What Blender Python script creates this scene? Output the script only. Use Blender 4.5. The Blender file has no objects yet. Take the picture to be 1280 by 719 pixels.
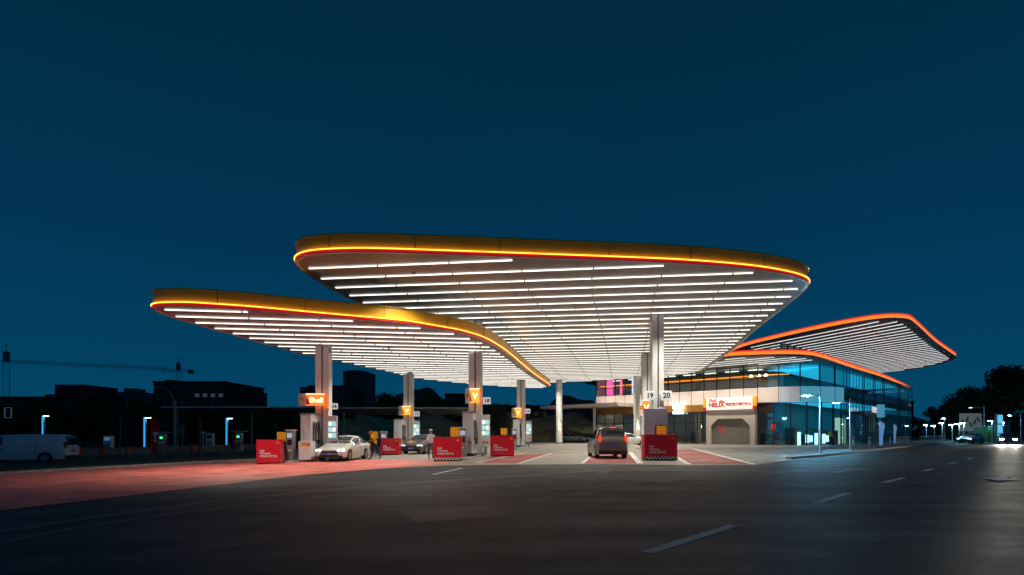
import bpy, bmesh, math, random
from mathutils import Vector, Matrix
R = math.radians
random.seed(7)
S = bpy.context.scene
COL = S.collection
# ------------------------------------------------------------------ camera, sky, exposure
F = 711.11            # focal length in pixels of a 1280 px wide picture (20 mm)
CAMZ = 1.5
cam_d = bpy.data.cameras.new('camera'); cam = bpy.data.objects.new('camera', cam_d); COL.objects.link(cam)
cam.location = (0, 0, CAMZ); cam.rotation_euler = (R(90), 0, 0)
cam_d.lens = 20; cam_d.sensor_width = 36; cam_d.shift_y = 181.5 / 1280
cam_d.clip_start = 0.1; cam_d.clip_end = 5000
S.camera = cam
W = bpy.data.worlds.new('World'); S.world = W; W.use_nodes = True
wn, wl = W.node_tree.nodes, W.node_tree.links
bg = wn['Background']
tc = wn.new('ShaderNodeTexCoord'); sp = wn.new('ShaderNodeSeparateXYZ'); cr = wn.new('ShaderNodeValToRGB')
wl.new(tc.outputs['Generated'], sp.inputs[0]); wl.new(sp.outputs['Z'], cr.inputs[0])
e = cr.color_ramp.elements
e[0].position = 0.0; e[0].color = (.0011, .062, .138, 1)
e[1].position = 0.68; e[1].color = (.0006, .020, .040, 1)
for p, c in ((.12, (.0009, .050, .115, 1)), (.28, (.0008, .036, .087, 1)), (.48, (.0007, .0275, .064, 1))):
    k = cr.color_ramp.elements.new(p); k.color = c
nz = wn.new('ShaderNodeTexNoise'); nz.inputs['Scale'].default_value = 1.6; nz.inputs['Detail'].default_value = 3
mp = wn.new('ShaderNodeMapping'); mp.inputs['Scale'].default_value = (1, 1, 3.5)
wl.new(tc.outputs['Generated'], mp.inputs[0]); wl.new(mp.outputs[0], nz.inputs['Vector'])
mr = wn.new('ShaderNodeMapRange'); mr.inputs[3].default_value = .9; mr.inputs[4].default_value = 1.1
wl.new(nz.outputs['Fac'], mr.inputs[0])
vm = wn.new('ShaderNodeVectorMath'); vm.operation = 'SCALE'
wl.new(cr.outputs[0], vm.inputs[0]); wl.new(mr.outputs[0], vm.inputs['Scale'])
wl.new(vm.outputs[0], bg.inputs[0]); bg.inputs[1].default_value = 1.0
S.view_settings.view_transform = 'Standard'; S.view_settings.look = 'None'
S.view_settings.exposure = 0.0; S.view_settings.gamma = 1.0; S.view_settings.use_curve_mapping = False
S.cycles.use_denoising = True
S.cycles.use_light_tree = True
S.cycles.max_bounces = 7; S.cycles.diffuse_bounces = 3; S.cycles.glossy_bounces = 3
S.cycles.transparent_max_bounces = 10; S.cycles.transmission_bounces = 3
S.cycles.sample_clamp_indirect = 4; S.cycles.caustics_reflective = False; S.cycles.caustics_refractive = False

# ------------------------------------------------------------------ helpers
KX = .015
def gz(x): return KX * max(-60., min(0., x))
def G(px, py):
    """ground point seen at a picture position"""
    d = (py - 541) + (KX * (px - 640) if px < 640 else 0)
    y = 1066.67 / d
    return ((px - 640) / F * y, y)
def XA(px, y): return (px - 640) / F * y
def ZA(py, y): return CAMZ + (541 - py) / F * y

MATS = {}
def mat(name, col, rough=.6, metal=0., var=.15, scale=6., bump=0., spec=.5, bscale=None, coat=0):
    if name in MATS: return MATS[name]
    m = bpy.data.materials.new(name); m.use_nodes = True; MATS[name] = m
    n, l = m.node_tree.nodes, m.node_tree.links
    b = n['Principled BSDF']; b.inputs['Roughness'].default_value = rough; b.inputs['Metallic'].default_value = metal
    b.inputs['Specular IOR Level'].default_value = spec
    if coat: b.inputs['Coat Weight'].default_value = coat; b.inputs['Coat Roughness'].default_value = .06
    t = n.new('ShaderNodeTexCoord'); z = n.new('ShaderNodeTexNoise')
    z.inputs['Scale'].default_value = scale; z.inputs['Detail'].default_value = 5; z.inputs['Roughness'].default_value = .62
    l.new(t.outputs['Object'], z.inputs['Vector'])
    r = n.new('ShaderNodeValToRGB'); l.new(z.outputs['Fac'], r.inputs[0])
    r.color_ramp.elements[0].position = .3; r.color_ramp.elements[1].position = .72
    r.color_ramp.elements[0].color = tuple(c * (1 - var) for c in col) + (1,)
    r.color_ramp.elements[1].color = tuple(min(1, c * (1 + var)) for c in col) + (1,)
    l.new(r.outputs[0], b.inputs['Base Color'])
    if bump:
        z2 = n.new('ShaderNodeTexNoise'); z2.inputs['Scale'].default_value = bscale or scale * 8; z2.inputs['Detail'].default_value = 4
        l.new(t.outputs['Object'], z2.inputs['Vector'])
        bp = n.new('ShaderNodeBump'); bp.inputs['Strength'].default_value = bump; bp.inputs['Distance'].default_value = .02
        l.new(z2.outputs['Fac'], bp.inputs['Height']); l.new(bp.outputs[0], b.inputs['Normal'])
    return m
def emit(name, col, strength):
    if name in MATS: return MATS[name]
    m = bpy.data.materials.new(name); m.use_nodes = True; MATS[name] = m
    n, l = m.node_tree.nodes, m.node_tree.links
    b = n['Principled BSDF']; b.inputs['Base Color'].default_value = tuple(.6 * c / max(col) for c in col) + (1,); b.inputs['Roughness'].default_value = .4
    b.inputs['Emission Color'].default_value = (*col, 1); b.inputs['Emission Strength'].default_value = strength
    return m
def glass(name, tint, refl=.12, rough=.03):
    if name in MATS: return MATS[name]
    m = bpy.data.materials.new(name); m.use_nodes = True; MATS[name] = m
    n, l = m.node_tree.nodes, m.node_tree.links
    n.remove(n['Principled BSDF'])
    tr = n.new('ShaderNodeBsdfTransparent'); tr.inputs[0].default_value = (*tint, 1)
    gl = n.new('ShaderNodeBsdfGlossy'); gl.inputs['Roughness'].default_value = rough; gl.inputs[0].default_value = (.9, .95, 1, 1)
    fr = n.new('ShaderNodeLayerWeight'); fr.inputs[0].default_value = .35
    ad = n.new('ShaderNodeMath'); ad.operation = 'MULTIPLY_ADD'; ad.inputs[1].default_value = .6; ad.inputs[2].default_value = refl
    ad.use_clamp = True
    l.new(fr.outputs['Fresnel'], ad.inputs[0])
    mx = n.new('ShaderNodeMixShader'); l.new(ad.outputs[0], mx.inputs[0]); l.new(tr.outputs[0], mx.inputs[1]); l.new(gl.outputs[0], mx.inputs[2])
    l.new(mx.outputs[0], n['Material Output'].inputs[0])
    return m

class MB:
    def __init__(s): s.v = []; s.f = []; s.m = []
    def add(s, vs, fs, mi=0):
        o = len(s.v); s.v += [tuple(v) for v in vs]; s.f += [tuple(o + i for i in f) for f in fs]; s.m += [mi] * len(fs); return s
    def box(s, c, d, rz=0, mi=0, M=None, bev=0):
        x, y, z = d[0] / 2, d[1] / 2, d[2] / 2
        if bev:
            bm = bmesh.new(); bmesh.ops.create_cube(bm, size=1)
            for v in bm.verts: v.co = Vector((v.co.x * d[0], v.co.y * d[1], v.co.z * d[2]))
            bmesh.ops.bevel(bm, geom=bm.edges[:], offset=bev, segments=2, profile=.5, affect='EDGES')
            vs = [v.co.copy() for v in bm.verts]; fs = [[v.index for v in f.verts] for f in bm.faces]
            bm.free()
        else:
            vs = [Vector((a * x, b * y, g * z)) for a, b, g in ((-1,-1,-1),(1,-1,-1),(1,1,-1),(-1,1,-1),(-1,-1,1),(1,-1,1),(1,1,1),(-1,1,1))]
            fs = [(0,3,2,1),(4,5,6,7),(0,1,5,4),(1,2,6,5),(2,3,7,6),(3,0,4,7)]
        T = Matrix.Translation(c) @ (M if M else Matrix.Rotation(rz, 4, 'Z'))
        return s.add([T @ v for v in vs], fs, mi)
    def cyl(s, a, b, r0, r1=None, n=12, mi=0, cap=True):
        a, b = Vector(a), Vector(b); r1 = r0 if r1 is None else r1
        d = (b - a).normalized(); u = d.orthogonal().normalized(); w = d.cross(u)
        vs = []
        for c, r in ((a, r0), (b, r1)):
            for i in range(n):
                t = 2 * math.pi * i / n; vs.append(c + (u * math.cos(t) + w * math.sin(t)) * r)
        fs = [(i, (i + 1) % n, n + (i + 1) % n, n + i) for i in range(n)]
        if cap: fs += [tuple(reversed(range(n))), tuple(range(n, 2 * n))]
        return s.add(vs, fs, mi)
    def tube(s, pts, r, n=8, mi=0):
        for i in range(len(pts) - 1):
            ra = r[i] if isinstance(r, (list, tuple)) else r; rb = r[i + 1] if isinstance(r, (list, tuple)) else r
            s.cyl(pts[i], pts[i + 1], ra, rb, n, mi)
        return s
    def prism(s, outline, z0, z1, mi=0, caps=True, M=None):
        n = len(outline)
        vs = [Vector((p[0], p[1], z0)) for p in outline] + [Vector((p[0], p[1], z1)) for p in outline]
        if M: vs = [M @ v for v in vs]
        fs = [(i, (i + 1) % n, n + (i + 1) % n, n + i) for i in range(n)]
        if caps: fs += [tuple(reversed(range(n))), tuple(range(n, 2 * n))]
        return s.add(vs, fs, mi)
    def mesh(s, name, mats, smooth=False):
        me = bpy.data.meshes.new(name); me.from_pydata(s.v, [], s.f)
        for m in (mats if isinstance(mats, (list, tuple)) else [mats]): me.materials.append(m)
        me.polygons.foreach_set('material_index', s.m)
        bm = bmesh.new(); bm.from_mesh(me); bmesh.ops.recalc_face_normals(bm, faces=bm.faces[:]); bm.to_mesh(me); bm.free()
        if smooth:
            me.polygons.foreach_set('use_smooth', [True] * len(me.polygons))
            try: me.set_sharp_from_angle(angle=R(38))
            except Exception: pass
        me.update(); return me
    def build(s, name, mats, parent=None, loc=None, rz=0, smooth=False):
        return link(name, s.mesh(name, mats, smooth), parent, loc, rz)
def link(name, me, parent=None, loc=None, rz=0):
    o = bpy.data.objects.new(name, me); COL.objects.link(o)
    if parent: o.parent = parent
    if loc: o.location = loc
    if rz: o.rotation_euler.z = rz
    return o
def thing(name, label, cat, loc=(0, 0, 0), rz=0, group=None):
    o = link(name, None, None, loc, rz); o.empty_display_size = .3
    return tag(o, label, cat, group)
def tag(o, label=None, cat=None, group=None, kind=None):
    if label: o['label'] = label
    if cat: o['category'] = cat
    if group: o['group'] = group
    if kind: o['kind'] = kind
    return o
def dup(root, loc, rz, label):
    def cp(o, par):
        c = o.copy(); COL.objects.link(c); c.parent = par
        for ch in kids.get(o.name, []): cp(ch, c)
        return c
    kids = {}
    for o in list(bpy.data.objects):
        if o.parent: kids.setdefault(o.parent.name, []).append(o)
    r = cp(root, None); r.location = loc; r.rotation_euler.z = rz; r['label'] = label
    return r
def text(name, body, size, m, parent, loc, rot=(R(90), 0, 0), ext=.006, align='CENTER', sx=1., bold=0):
    cu = bpy.data.curves.new(name, 'FONT'); cu.body = body; cu.size = size; cu.extrude = ext
    cu.align_x = align; cu.align_y = 'CENTER'; cu.offset = bold; cu.resolution_u = 3
    o = bpy.data.objects.new(name + '_tmp', cu); COL.objects.link(o)
    dg = bpy.context.evaluated_depsgraph_get(); dg.update()
    me = bpy.data.meshes.new_from_object(o.evaluated_get(dg)); bpy.data.objects.remove(o); bpy.data.curves.remove(cu)
    me.materials.clear(); me.materials.append(m)
    t = link(name, me, parent, loc); t.rotation_euler = rot; t.scale.x = sx
    return t
def smooth_loop(pts, per=8):
    n = len(pts); out = []
    for i in range(n):
        p0, p1, p2, p3 = (Vector(pts[(i + k - 1) % n]) for k in range(4))
        # centripetal-like: clamp the tangents by segment length
        L = (p2 - p1).length
        t1 = (p2 - p0); t2 = (p3 - p1)
        t1 = t1.normalized() * min(L, (p1 - p0).length * 1.5, t1.length * .5) if t1.length else t1
        t2 = t2.normalized() * min(L, (p3 - p2).length * 1.5, t2.length * .5) if t2.length else t2
        for k in range(per):
            t = k / per
            h = p1 * (2*t**3 - 3*t*t + 1) + t1 * (t**3 - 2*t*t + t) + p2 * (-2*t**3 + 3*t*t) + t2 * (t**3 - t*t)
            out.append((h.x, h.y))
    return out
def offset_loop(pts, d):
    n = len(pts); out = []
    a = sum(pts[i][0] * pts[(i + 1) % n][1] - pts[(i + 1) % n][0] * pts[i][1] for i in range(n))
    s = 1 if a > 0 else -1
    for i in range(n):
        t = (Vector(pts[(i + 1) % n]) - Vector(pts[i - 1])).normalized()
        out.append((pts[i][0] + t.y * d * s, pts[i][1] - t.x * d * s))
    return out
def clip_line(pts, o, d):
    """parameter intervals of line o + t d inside a polygon"""
    ts = []; n = len(pts)
    for i in range(n):
        a, b = pts[i], pts[(i + 1) % n]
        ex, ey = b[0] - a[0], b[1] - a[1]
        den = d[0] * ey - d[1] * ex
        if abs(den) < 1e-9: continue
        t = ((a[0] - o[0]) * ey - (a[1] - o[1]) * ex) / den
        u = ((a[0] - o[0]) * d[1] - (a[1] - o[1]) * d[0]) / den
        if 0 <= u < 1: ts.append(t)
    ts.sort()
    return [(ts[i], ts[i + 1]) for i in range(0, len(ts) - 1, 2)]
def ground_poly(name, pts, lift, m, parent=None, kind='structure', off=0):
    bm = bmesh.new()
    vs = [bm.verts.new((x, y, 0)) for x, y in pts]; bm.faces.new(vs)
    for xx in (-60, 0):
        bmesh.ops.bisect_plane(bm, geom=bm.verts[:] + bm.edges[:] + bm.faces[:], plane_co=(xx, 0, 0), plane_no=(1, 0, 0))
    for v in bm.verts: v.co.z = gz(v.co.x) + lift
    for f in bm.faces:
        f.normal_update()
        if f.normal.z < 0: f.normal_flip()
    me = bpy.data.meshes.new(name); bm.to_mesh(me); bm.free(); me.materials.append(m)
    o = link(name, me, parent)
    if not parent: tag(o, kind=kind)
    return o
def strip_pts(pts, w):
    a, b = [], []
    n = len(pts)
    for i in range(n):
        p = Vector(pts[max(0, i - 1)]); q = Vector(pts[min(n - 1, i + 1)]); t = (q - p).normalized()
        nn = Vector((-t.y, t.x)) * w / 2; c = Vector(pts[i]); a.append(tuple(c + nn)); b.append(tuple(c - nn))
    return a + b[::-1]

# ------------------------------------------------------------------ materials
def asphalt_mat():
    m = mat('asphalt', (.0150, .0162, .0178), rough=.62, var=.28, scale=.35, bump=.7, bscale=26, spec=.28)
    n, l = m.node_tree.nodes, m.node_tree.links; b = n['Principled BSDF']
    t = n.new('ShaderNodeTexCoord'); mpn = n.new('ShaderNodeMapping'); mpn.inputs['Rotation'].default_value = (0, 0, R(-46)); mpn.inputs['Scale'].default_value = (.10, .6, 1)
    z = n.new('ShaderNodeTexNoise'); z.inputs['Scale'].default_value = 1.7; z.inputs['Detail'].default_value = 7; z.inputs['Roughness'].default_value = .6
    l.new(t.outputs['Object'], mpn.inputs[0]); l.new(mpn.outputs[0], z.inputs['Vector'])
    g = n.new('ShaderNodeTexNoise'); g.inputs['Scale'].default_value = 22; g.inputs['Detail'].default_value = 5; g.inputs['Roughness'].default_value = .75; l.new(t.outputs['Object'], g.inputs['Vector'])
    r1 = n.new('ShaderNodeMapRange'); r1.inputs[1].default_value = .3; r1.inputs[2].default_value = .7; r1.inputs[3].default_value = .45; r1.inputs[4].default_value = 2.3; l.new(z.outputs['Fac'], r1.inputs[0])
    r2 = n.new('ShaderNodeMapRange'); r2.inputs[1].default_value = .3; r2.inputs[2].default_value = .7; r2.inputs[3].default_value = .15; r2.inputs[4].default_value = 2.5; l.new(g.outputs['Fac'], r2.inputs[0])
    mu = n.new('ShaderNodeMath'); mu.operation = 'MULTIPLY'; l.new(r1.outputs[0], mu.inputs[0]); l.new(r2.outputs[0], mu.inputs[1])
    vm = n.new('ShaderNodeVectorMath'); vm.operation = 'SCALE'
    src = b.inputs['Base Color'].links[0].from_socket
    l.new(src, vm.inputs[0]); l.new(mu.outputs[0], vm.inputs['Scale']); l.new(vm.outputs[0], b.inputs['Base Color'])
    vo = n.new('ShaderNodeTexVoronoi'); vo.feature = 'DISTANCE_TO_EDGE'; vo.inputs['Scale'].default_value = .16
    wz = n.new('ShaderNodeTexNoise'); wz.inputs['Scale'].default_value = 1.1; wz.inputs['Detail'].default_value = 6; l.new(t.outputs['Object'], wz.inputs['Vector'])
    wa = n.new('ShaderNodeVectorMath'); wa.operation = 'MULTIPLY_ADD'; wa.inputs[1].default_value = (2.2, 2.2, 0); l.new(wz.outputs['Color'], wa.inputs[0]); l.new(t.outputs['Object'], wa.inputs[2]); l.new(wa.outputs[0], vo.inputs['Vector'])
    ck = n.new('ShaderNodeMapRange'); ck.inputs[1].default_value = .0; ck.inputs[2].default_value = .006; ck.inputs[3].default_value = .35; ck.inputs[4].default_value = 1.; l.new(vo.outputs['Distance'], ck.inputs[0])
    st = n.new('ShaderNodeTexNoise'); st.inputs['Scale'].default_value = .55; st.inputs['Detail'].default_value = 9; st.inputs['Roughness'].default_value = .72; l.new(t.outputs['Object'], st.inputs['Vector'])
    sr = n.new('ShaderNodeMapRange'); sr.inputs[1].default_value = .38; sr.inputs[2].default_value = .62; sr.inputs[3].default_value = .4; sr.inputs[4].default_value = 1.9; l.new(st.outputs['Fac'], sr.inputs[0])
    m2 = n.new('ShaderNodeMath'); m2.operation = 'MULTIPLY'; l.new(ck.outputs[0], m2.inputs[0]); l.new(sr.outputs[0], m2.inputs[1])
    m3 = n.new('ShaderNodeMath'); m3.operation = 'MULTIPLY'; l.new(m2.outputs[0], m3.inputs[0]); l.new(mu.outputs[0], m3.inputs[1]); l.new(m3.outputs[0], vm.inputs['Scale'])
    rr = n.new('ShaderNodeMapRange'); rr.inputs[3].default_value = .72; rr.inputs[4].default_value = .45; l.new(z.outputs['Fac'], rr.inputs[0]); l.new(rr.outputs[0], b.inputs['Roughness'])
    return m
def brick_mat(name, c1, c2, mortar, scale, rough=.7, bw=.5, rh=.25, ms=.02, rot=0):
    m = bpy.data.materials.new(name); m.use_nodes = True; MATS[name] = m
    n, l = m.node_tree.nodes, m.node_tree.links; b = n['Principled BSDF']; b.inputs['Roughness'].default_value = rough
    t = n.new('ShaderNodeTexCoord'); mpn = n.new('ShaderNodeMapping'); mpn.inputs['Rotation'].default_value = (0, 0, rot)
    br = n.new('ShaderNodeTexBrick'); br.inputs['Scale'].default_value = scale
    br.inputs['Color1'].default_value = (*c1, 1); br.inputs['Color2'].default_value = (*c2, 1); br.inputs['Mortar'].default_value = (*mortar, 1)
    br.inputs['Mortar Size'].default_value = ms; br.inputs['Brick Width'].default_value = bw; br.inputs['Row Height'].default_value = rh
    l.new(t.outputs['Object'], mpn.inputs[0]); l.new(mpn.outputs[0], br.inputs['Vector'])
    z = n.new('ShaderNodeTexNoise'); z.inputs['Scale'].default_value = .8; z.inputs['Detail'].default_value = 8; l.new(t.outputs['Object'], z.inputs['Vector'])
    r1 = n.new('ShaderNodeMapRange'); r1.inputs[1].default_value = .3; r1.inputs[2].default_value = .7; r1.inputs[3].default_value = .6; r1.inputs[4].default_value = 1.3; l.new(z.outputs['Fac'], r1.inputs[0])
    vm = n.new('ShaderNodeVectorMath'); vm.operation = 'SCALE'; l.new(br.outputs[0], vm.inputs[0]); l.new(r1.outputs[0], vm.inputs['Scale']); l.new(vm.outputs[0], b.inputs['Base Color'])
    bp = n.new('ShaderNodeBump'); bp.inputs['Strength'].default_value = .3; bp.inputs['Distance'].default_value = .01
    l.new(br.outputs['Fac'], bp.inputs['Height']); bp.invert = True; l.new(bp.outputs[0], b.inputs['Normal'])
    return m
ASPH = asphalt_mat()
CONC = brick_mat('forecourt_concrete', (.26, .235, .20), (.31, .28, .23), (.10, .09, .08), .25, bw=1., rh=1., ms=.006, rot=R(8), rough=.5)
PAVER = brick_mat('pavers_red_wash', (.74, .15, .12), (.80, .20, .15), (.36, .10, .08), 2.2, bw=.5, rh=.25, ms=.02, rot=R(-35), rough=.55)  # brick pavers, red wash of passing tail lights put into their colour
REDPAINT = mat('red_road_paint', (.30, .075, .06), .6, var=.35, scale=3, bump=.2)
WPAINT = mat('worn_white_road_paint', (.75, .75, .72), .6, var=.35, scale=2.5, bump=.2)
FADED = mat('faded_road_paint', (.06, .062, .062), .6, var=.45, scale=1.3, bump=.2)
DUST = mat('dusty_gutter', (.085, .085, .085), .6, var=.4, scale=.7, bump=.3)
KERBM = mat('kerb_stone', (.38, .36, .33), .7, var=.25, scale=2, bump=.2)
GRASS = mat('dry_grass_verge', (.05, .045, .02), .9, var=.5, scale=4, bump=.6)
SOFFIT = mat('soffit_panel', (.31, .297, .28), .42, var=.06, scale=.6, spec=.5)
LED = emit('strip_light_white', (1, .95, .87), 2.1)
LEDC = emit('strip_light_cool', (.95, .96, .95), 1.7)
COUP = mat('strip_coupler', (.12, .11, .1), .5)
GOLD = mat('gold_fascia', (.92, .50, .03), .36, metal=.15, var=.06, scale=.5)
EDGEY = emit('edge_light_yellow', (1, .50, .04), 3.6)
EDGER = emit('edge_light_red', (1, .01, .02), .35)
WINGO = emit('edge_light_orange', (1, .20, .025), 1.35)
WINGR = emit('edge_light_wing_red', (1, .03, .02), .8)
WHITE = mat('white_powder_coat', (.78, .77, .74), .38, var=.05, scale=2)
COLM = mat('column_cladding', (.80, .80, .78), .4, var=.06, scale=1.5)
DARK = mat('dark_joint', (.03, .03, .032), .5)
ROOFTOP = mat('roof_membrane', (.2, .2, .2), .8)
REDBOX = mat('red_enamel', (.62, .012, .03), .32, var=.08, scale=2, coat=.4)
YELB = mat('yellow_enamel', (.80, .42, .02), .45, var=.1, scale=3)
GREY = mat('grey_metal', (.32, .33, .34), .4, metal=.4, var=.1)
STEEL = mat('galvanised_steel', (.45, .46, .47), .38, metal=.7, var=.12)
BLACKP = mat('black_plastic', (.02, .02, .022), .4)
RUB = mat('tyre_rubber', (.018, .018, .018), .8)
WTXT = mat('white_lettering', (.8, .8, .8), .5, var=.02)
RTXT = mat('red_lettering', (.6, .01, .02), .45, var=.02)
BTXT = mat('black_lettering', (.02, .02, .03), .5, var=.02)
YTXT = mat('yellow_lettering', (.85, .55, .02), .5, var=.02)

# ------------------------------------------------------------------ setting: ground
def grid_ground():
    xs = [-900, -300, -60, -30, 0, 60, 200, 1000]; ys = [-60, 0, 40, 100, 300, 1200]
    mb = MB(); mb.add([(x, y, gz(x)) for y in ys for x in xs], [(j*8+i, j*8+i+1, (j+1)*8+i+1, (j+1)*8+i) for j in range(5) for i in range(7)])
    o = mb.build('ground', mat('bare_ground', (.05, .048, .04), .9, var=.4, scale=.2, bump=.4)); tag(o, kind='structure')
grid_ground()
road = ground_poly('road', [(-120, -25), (260, -25), (260, 300), (150, 230), (69.5, 90), (90, 140), (75, 140), (-10, 60), (-58, 60), (-120, 40)], .010, ASPH)
fore = ground_poly('forecourt', [G(300, 577), G(395, 590), G(480, 585.5), G(560, 582.5), G(640, 581.5), G(760, 581), G(860, 582), G(943, 582), G(1000, 573.5), (30, 50.5), (66, 92), (30, 96), (-10, 96), (-26, 60)], .020, CONC)
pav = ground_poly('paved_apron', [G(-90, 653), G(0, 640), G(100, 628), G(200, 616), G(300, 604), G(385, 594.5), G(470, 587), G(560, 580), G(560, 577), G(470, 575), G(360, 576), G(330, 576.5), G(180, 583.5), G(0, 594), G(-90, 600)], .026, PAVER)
# dusty gutter line that crosses the foreground
gl = [G(-60, 675), G(0, 666), G(120, 647), G(260, 628), G(400, 614), G(530, 603), G(640, 596), G(760, 588), G(850, 583.5), G(940, 578), G(1040, 571), G(1100, 564.5), G(1150, 559), G(1190, 554)]
ground_poly('gutter_strip', strip_pts(gl, .38), .016, DUST, road)
gl2 = [G(-60, 690), G(0, 680), G(90, 662), G(180, 648), G(300, 633), G(420, 620)]
ground_poly('tyre_swept_band', strip_pts(gl2, .22), .016, DUST, road)
# lane dashes: one repeating 2.9 m stroke on the road
d0 = [(G(809, 692), G(919, 657.5)), (G(1021, 629.5), G(1060, 617.5)), (G(1104, 604), G(1130, 598)), (G(1154, 589.5), G(1167, 586.5)), (G(1187, 580.5), G(1196, 578.3)), (G(1209, 574.5), G(1216, 572.6))]
for i, (a, b) in enumerate(d0):
    ground_poly('lane_dash', strip_pts([a, b], .17), .017, WPAINT if i in (1, 2, 3) else mat('old_white_road_paint', (.82, .80, .76), .6, var=.4, scale=3, bump=.2), road)
def arrow(cx, cy, rz, m, s=1.):
    pts = [(-.12, -1.6), (.12, -1.6), (.12, .2), (.5, .2), (0, 1.5), (-.5, .2), (-.12, .2)]
    c, n = math.cos(rz), math.sin(rz)
    ground_poly('arrow_marking', [(cx + (x * c - y * n) * s, cy + (x * n + y * c) * s) for x, y in pts], .018, m, road)
ap = G(1252, 598); arrow(ap[0], ap[1], R(135), WPAINT, 1.05)
ap = G(800, 604); arrow(ap[0], ap[1], R(-50), FADED, 1.5)
ap = G(985, 590); arrow(ap[0], ap[1], R(-47), FADED, 1.3)
ap = G(1062, 588); arrow(ap[0], ap[1], R(-45), mat('faded_arrow_paint', (.13,)*3, var=.4, scale=2), 1.3)
ap = G(712, 620); arrow(ap[0], ap[1], R(-47), FADED, .8)
ground_poly('lane_dash', strip_pts([G(541, 594), G(577, 586)], .14), .024, WPAINT, road)
ground_poly('lane_dash', strip_pts([G(752, 594), G(758, 588.5)], .35), .024, FADED, road)
ground_poly('lane_dash', strip_pts([G(644, 610), G(650, 606)], .2), .024, FADED, road)
# repairs and covers in the asphalt
PATCH = mat('asphalt_repair', (.011, .0115, .012), .55, var=.3, scale=2, bump=.5, bscale=40)
for pl in ([G(500, 640), G(610, 632), G(640, 645), G(520, 655)], [G(180, 690), G(330, 668), G(350, 676), G(200, 702)]): ground_poly('repair_patch', pl, .014, PATCH, road)
for px, py, rr_ in ((700, 612, .34), (330, 640, .34)):
    cx, cy = G(px, py); cm = MB().prism([(cx + math.cos(a_ * math.pi / 14) * rr_, cy + math.sin(a_ * math.pi / 14) * rr_) for a_ in range(28)], gz(cx) + .008, gz(cx) + .018)
    for q in range(-3, 4): cm.box((cx + q * .085, cy, gz(cx) + .021), (.03, .5, .006))
    cm.build('manhole_cover', mat('cast_iron', (.03, .03, .03), .55, metal=.1, var=.3), road)
# long far-side lines of the road
ground_poly('edge_line', strip_pts([G(1230, 577.5), G(1300, 578.5)], .12), .022, WPAINT, road)
ground_poly('edge_line', strip_pts([G(1190, 565), G(1300, 556)], .3), .022, FADED, road)
# red painted bays with white borders, on the forecourt
for nm, pl in (('painted_bay', [G(846, 563), G(868, 562), G(938, 580.5), G(866, 580.8), G(846, 573)]),
               ('painted_bay', [G(741, 569), G(788, 568), G(798, 579.8), G(731, 580)]),
               ('painted_bay', [G(612, 572), G(640, 569), G(686, 568), G(650, 579.5), G(603, 579.5)])):
    ground_poly(nm, pl, .026, REDPAINT, fore)
for a, b, w in (((866, 561.5), (943, 581.3), .28), ((844, 571), (861, 581.3), .25), ((856, 572), (906, 572), .14), ((788, 566), (800, 580.3), .3), ((740, 570), (727, 580.3), .16),
                ((690, 567), (648, 580.3), .16), ((660, 566), (596, 579), .16), ((846, 566.5), (874, 565.6), .2), ((470, 581.5), (600, 576.5), .14), ((700, 563), (780, 563), .12)):
    ground_poly('white_line', strip_pts([G(*a), G(*b)], w), .031, WPAINT, fore)
for px, py in ((884, 575), (896, 569), (760, 574), (905, 577.5), (636, 575), (872, 577)):   # worn letters on the bays
    x, y = G(px, py); ground_poly('worn_lettering', [(x - .5, y - .25), (x + .5, y - .3), (x + .45, y + .25), (x - .3, y + .35)], .031, mat('worn_letter_paint', (.42, .34, .32), .6, var=.4, scale=5), fore)
# kerbed verge on the left, kerb in front of the building
def kerb(name, pts, w, h, m, lift=0.0):
    L = strip_pts(pts, w); n = len(pts); mb = MB()
    for i in range(n - 1):
        a, b, c, d = L[i], L[i + 1], L[2*n - 2 - i], L[2*n - 1 - i]
        vs = [(p[0], p[1], gz(p[0]) - .02) for p in (a, b, c, d)] + [(p[0], p[1], gz(p[0]) + h) for p in (a, b, c, d)]
        mb.add(vs, [(4, 5, 6, 7), (0, 1, 5, 4), (2, 3, 7, 6)] + ([(3, 0, 4, 7)] if i == 0 else []) + ([(1, 2, 6, 5)] if i == n - 2 else []))
    return tag(mb.build(name, m), kind='structure')
kl = [G(-60, 600), G(0, 594), G(90, 588.5), G(180, 583.5), G(260, 579), G(330, 576)]
kerb('kerb', kl, .25, .14, KERBM)
vg = [(p[0] + .02, p[1] + .13) for p in kl] + [G(330, 566), G(180, 573), G(60, 577), G(-60, 582)]
ground_poly('verge', vg, .11, GRASS)
kr = [G(985, 574.3), G(1040, 569.5), G(1100, 562.5), G(1150, 557.3), G(1192, 552.7)]
kerb('kerb', kr, .3, .14, KERBM)
ground_poly('footpath', [(p[0] - .1, p[1] + .16) for p in kr] + [(66, 96), (28, 53)], .13, mat('footpath_slabs', (.17, .17, .165), .6, var=.3, scale=1.5, bump=.2))
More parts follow.
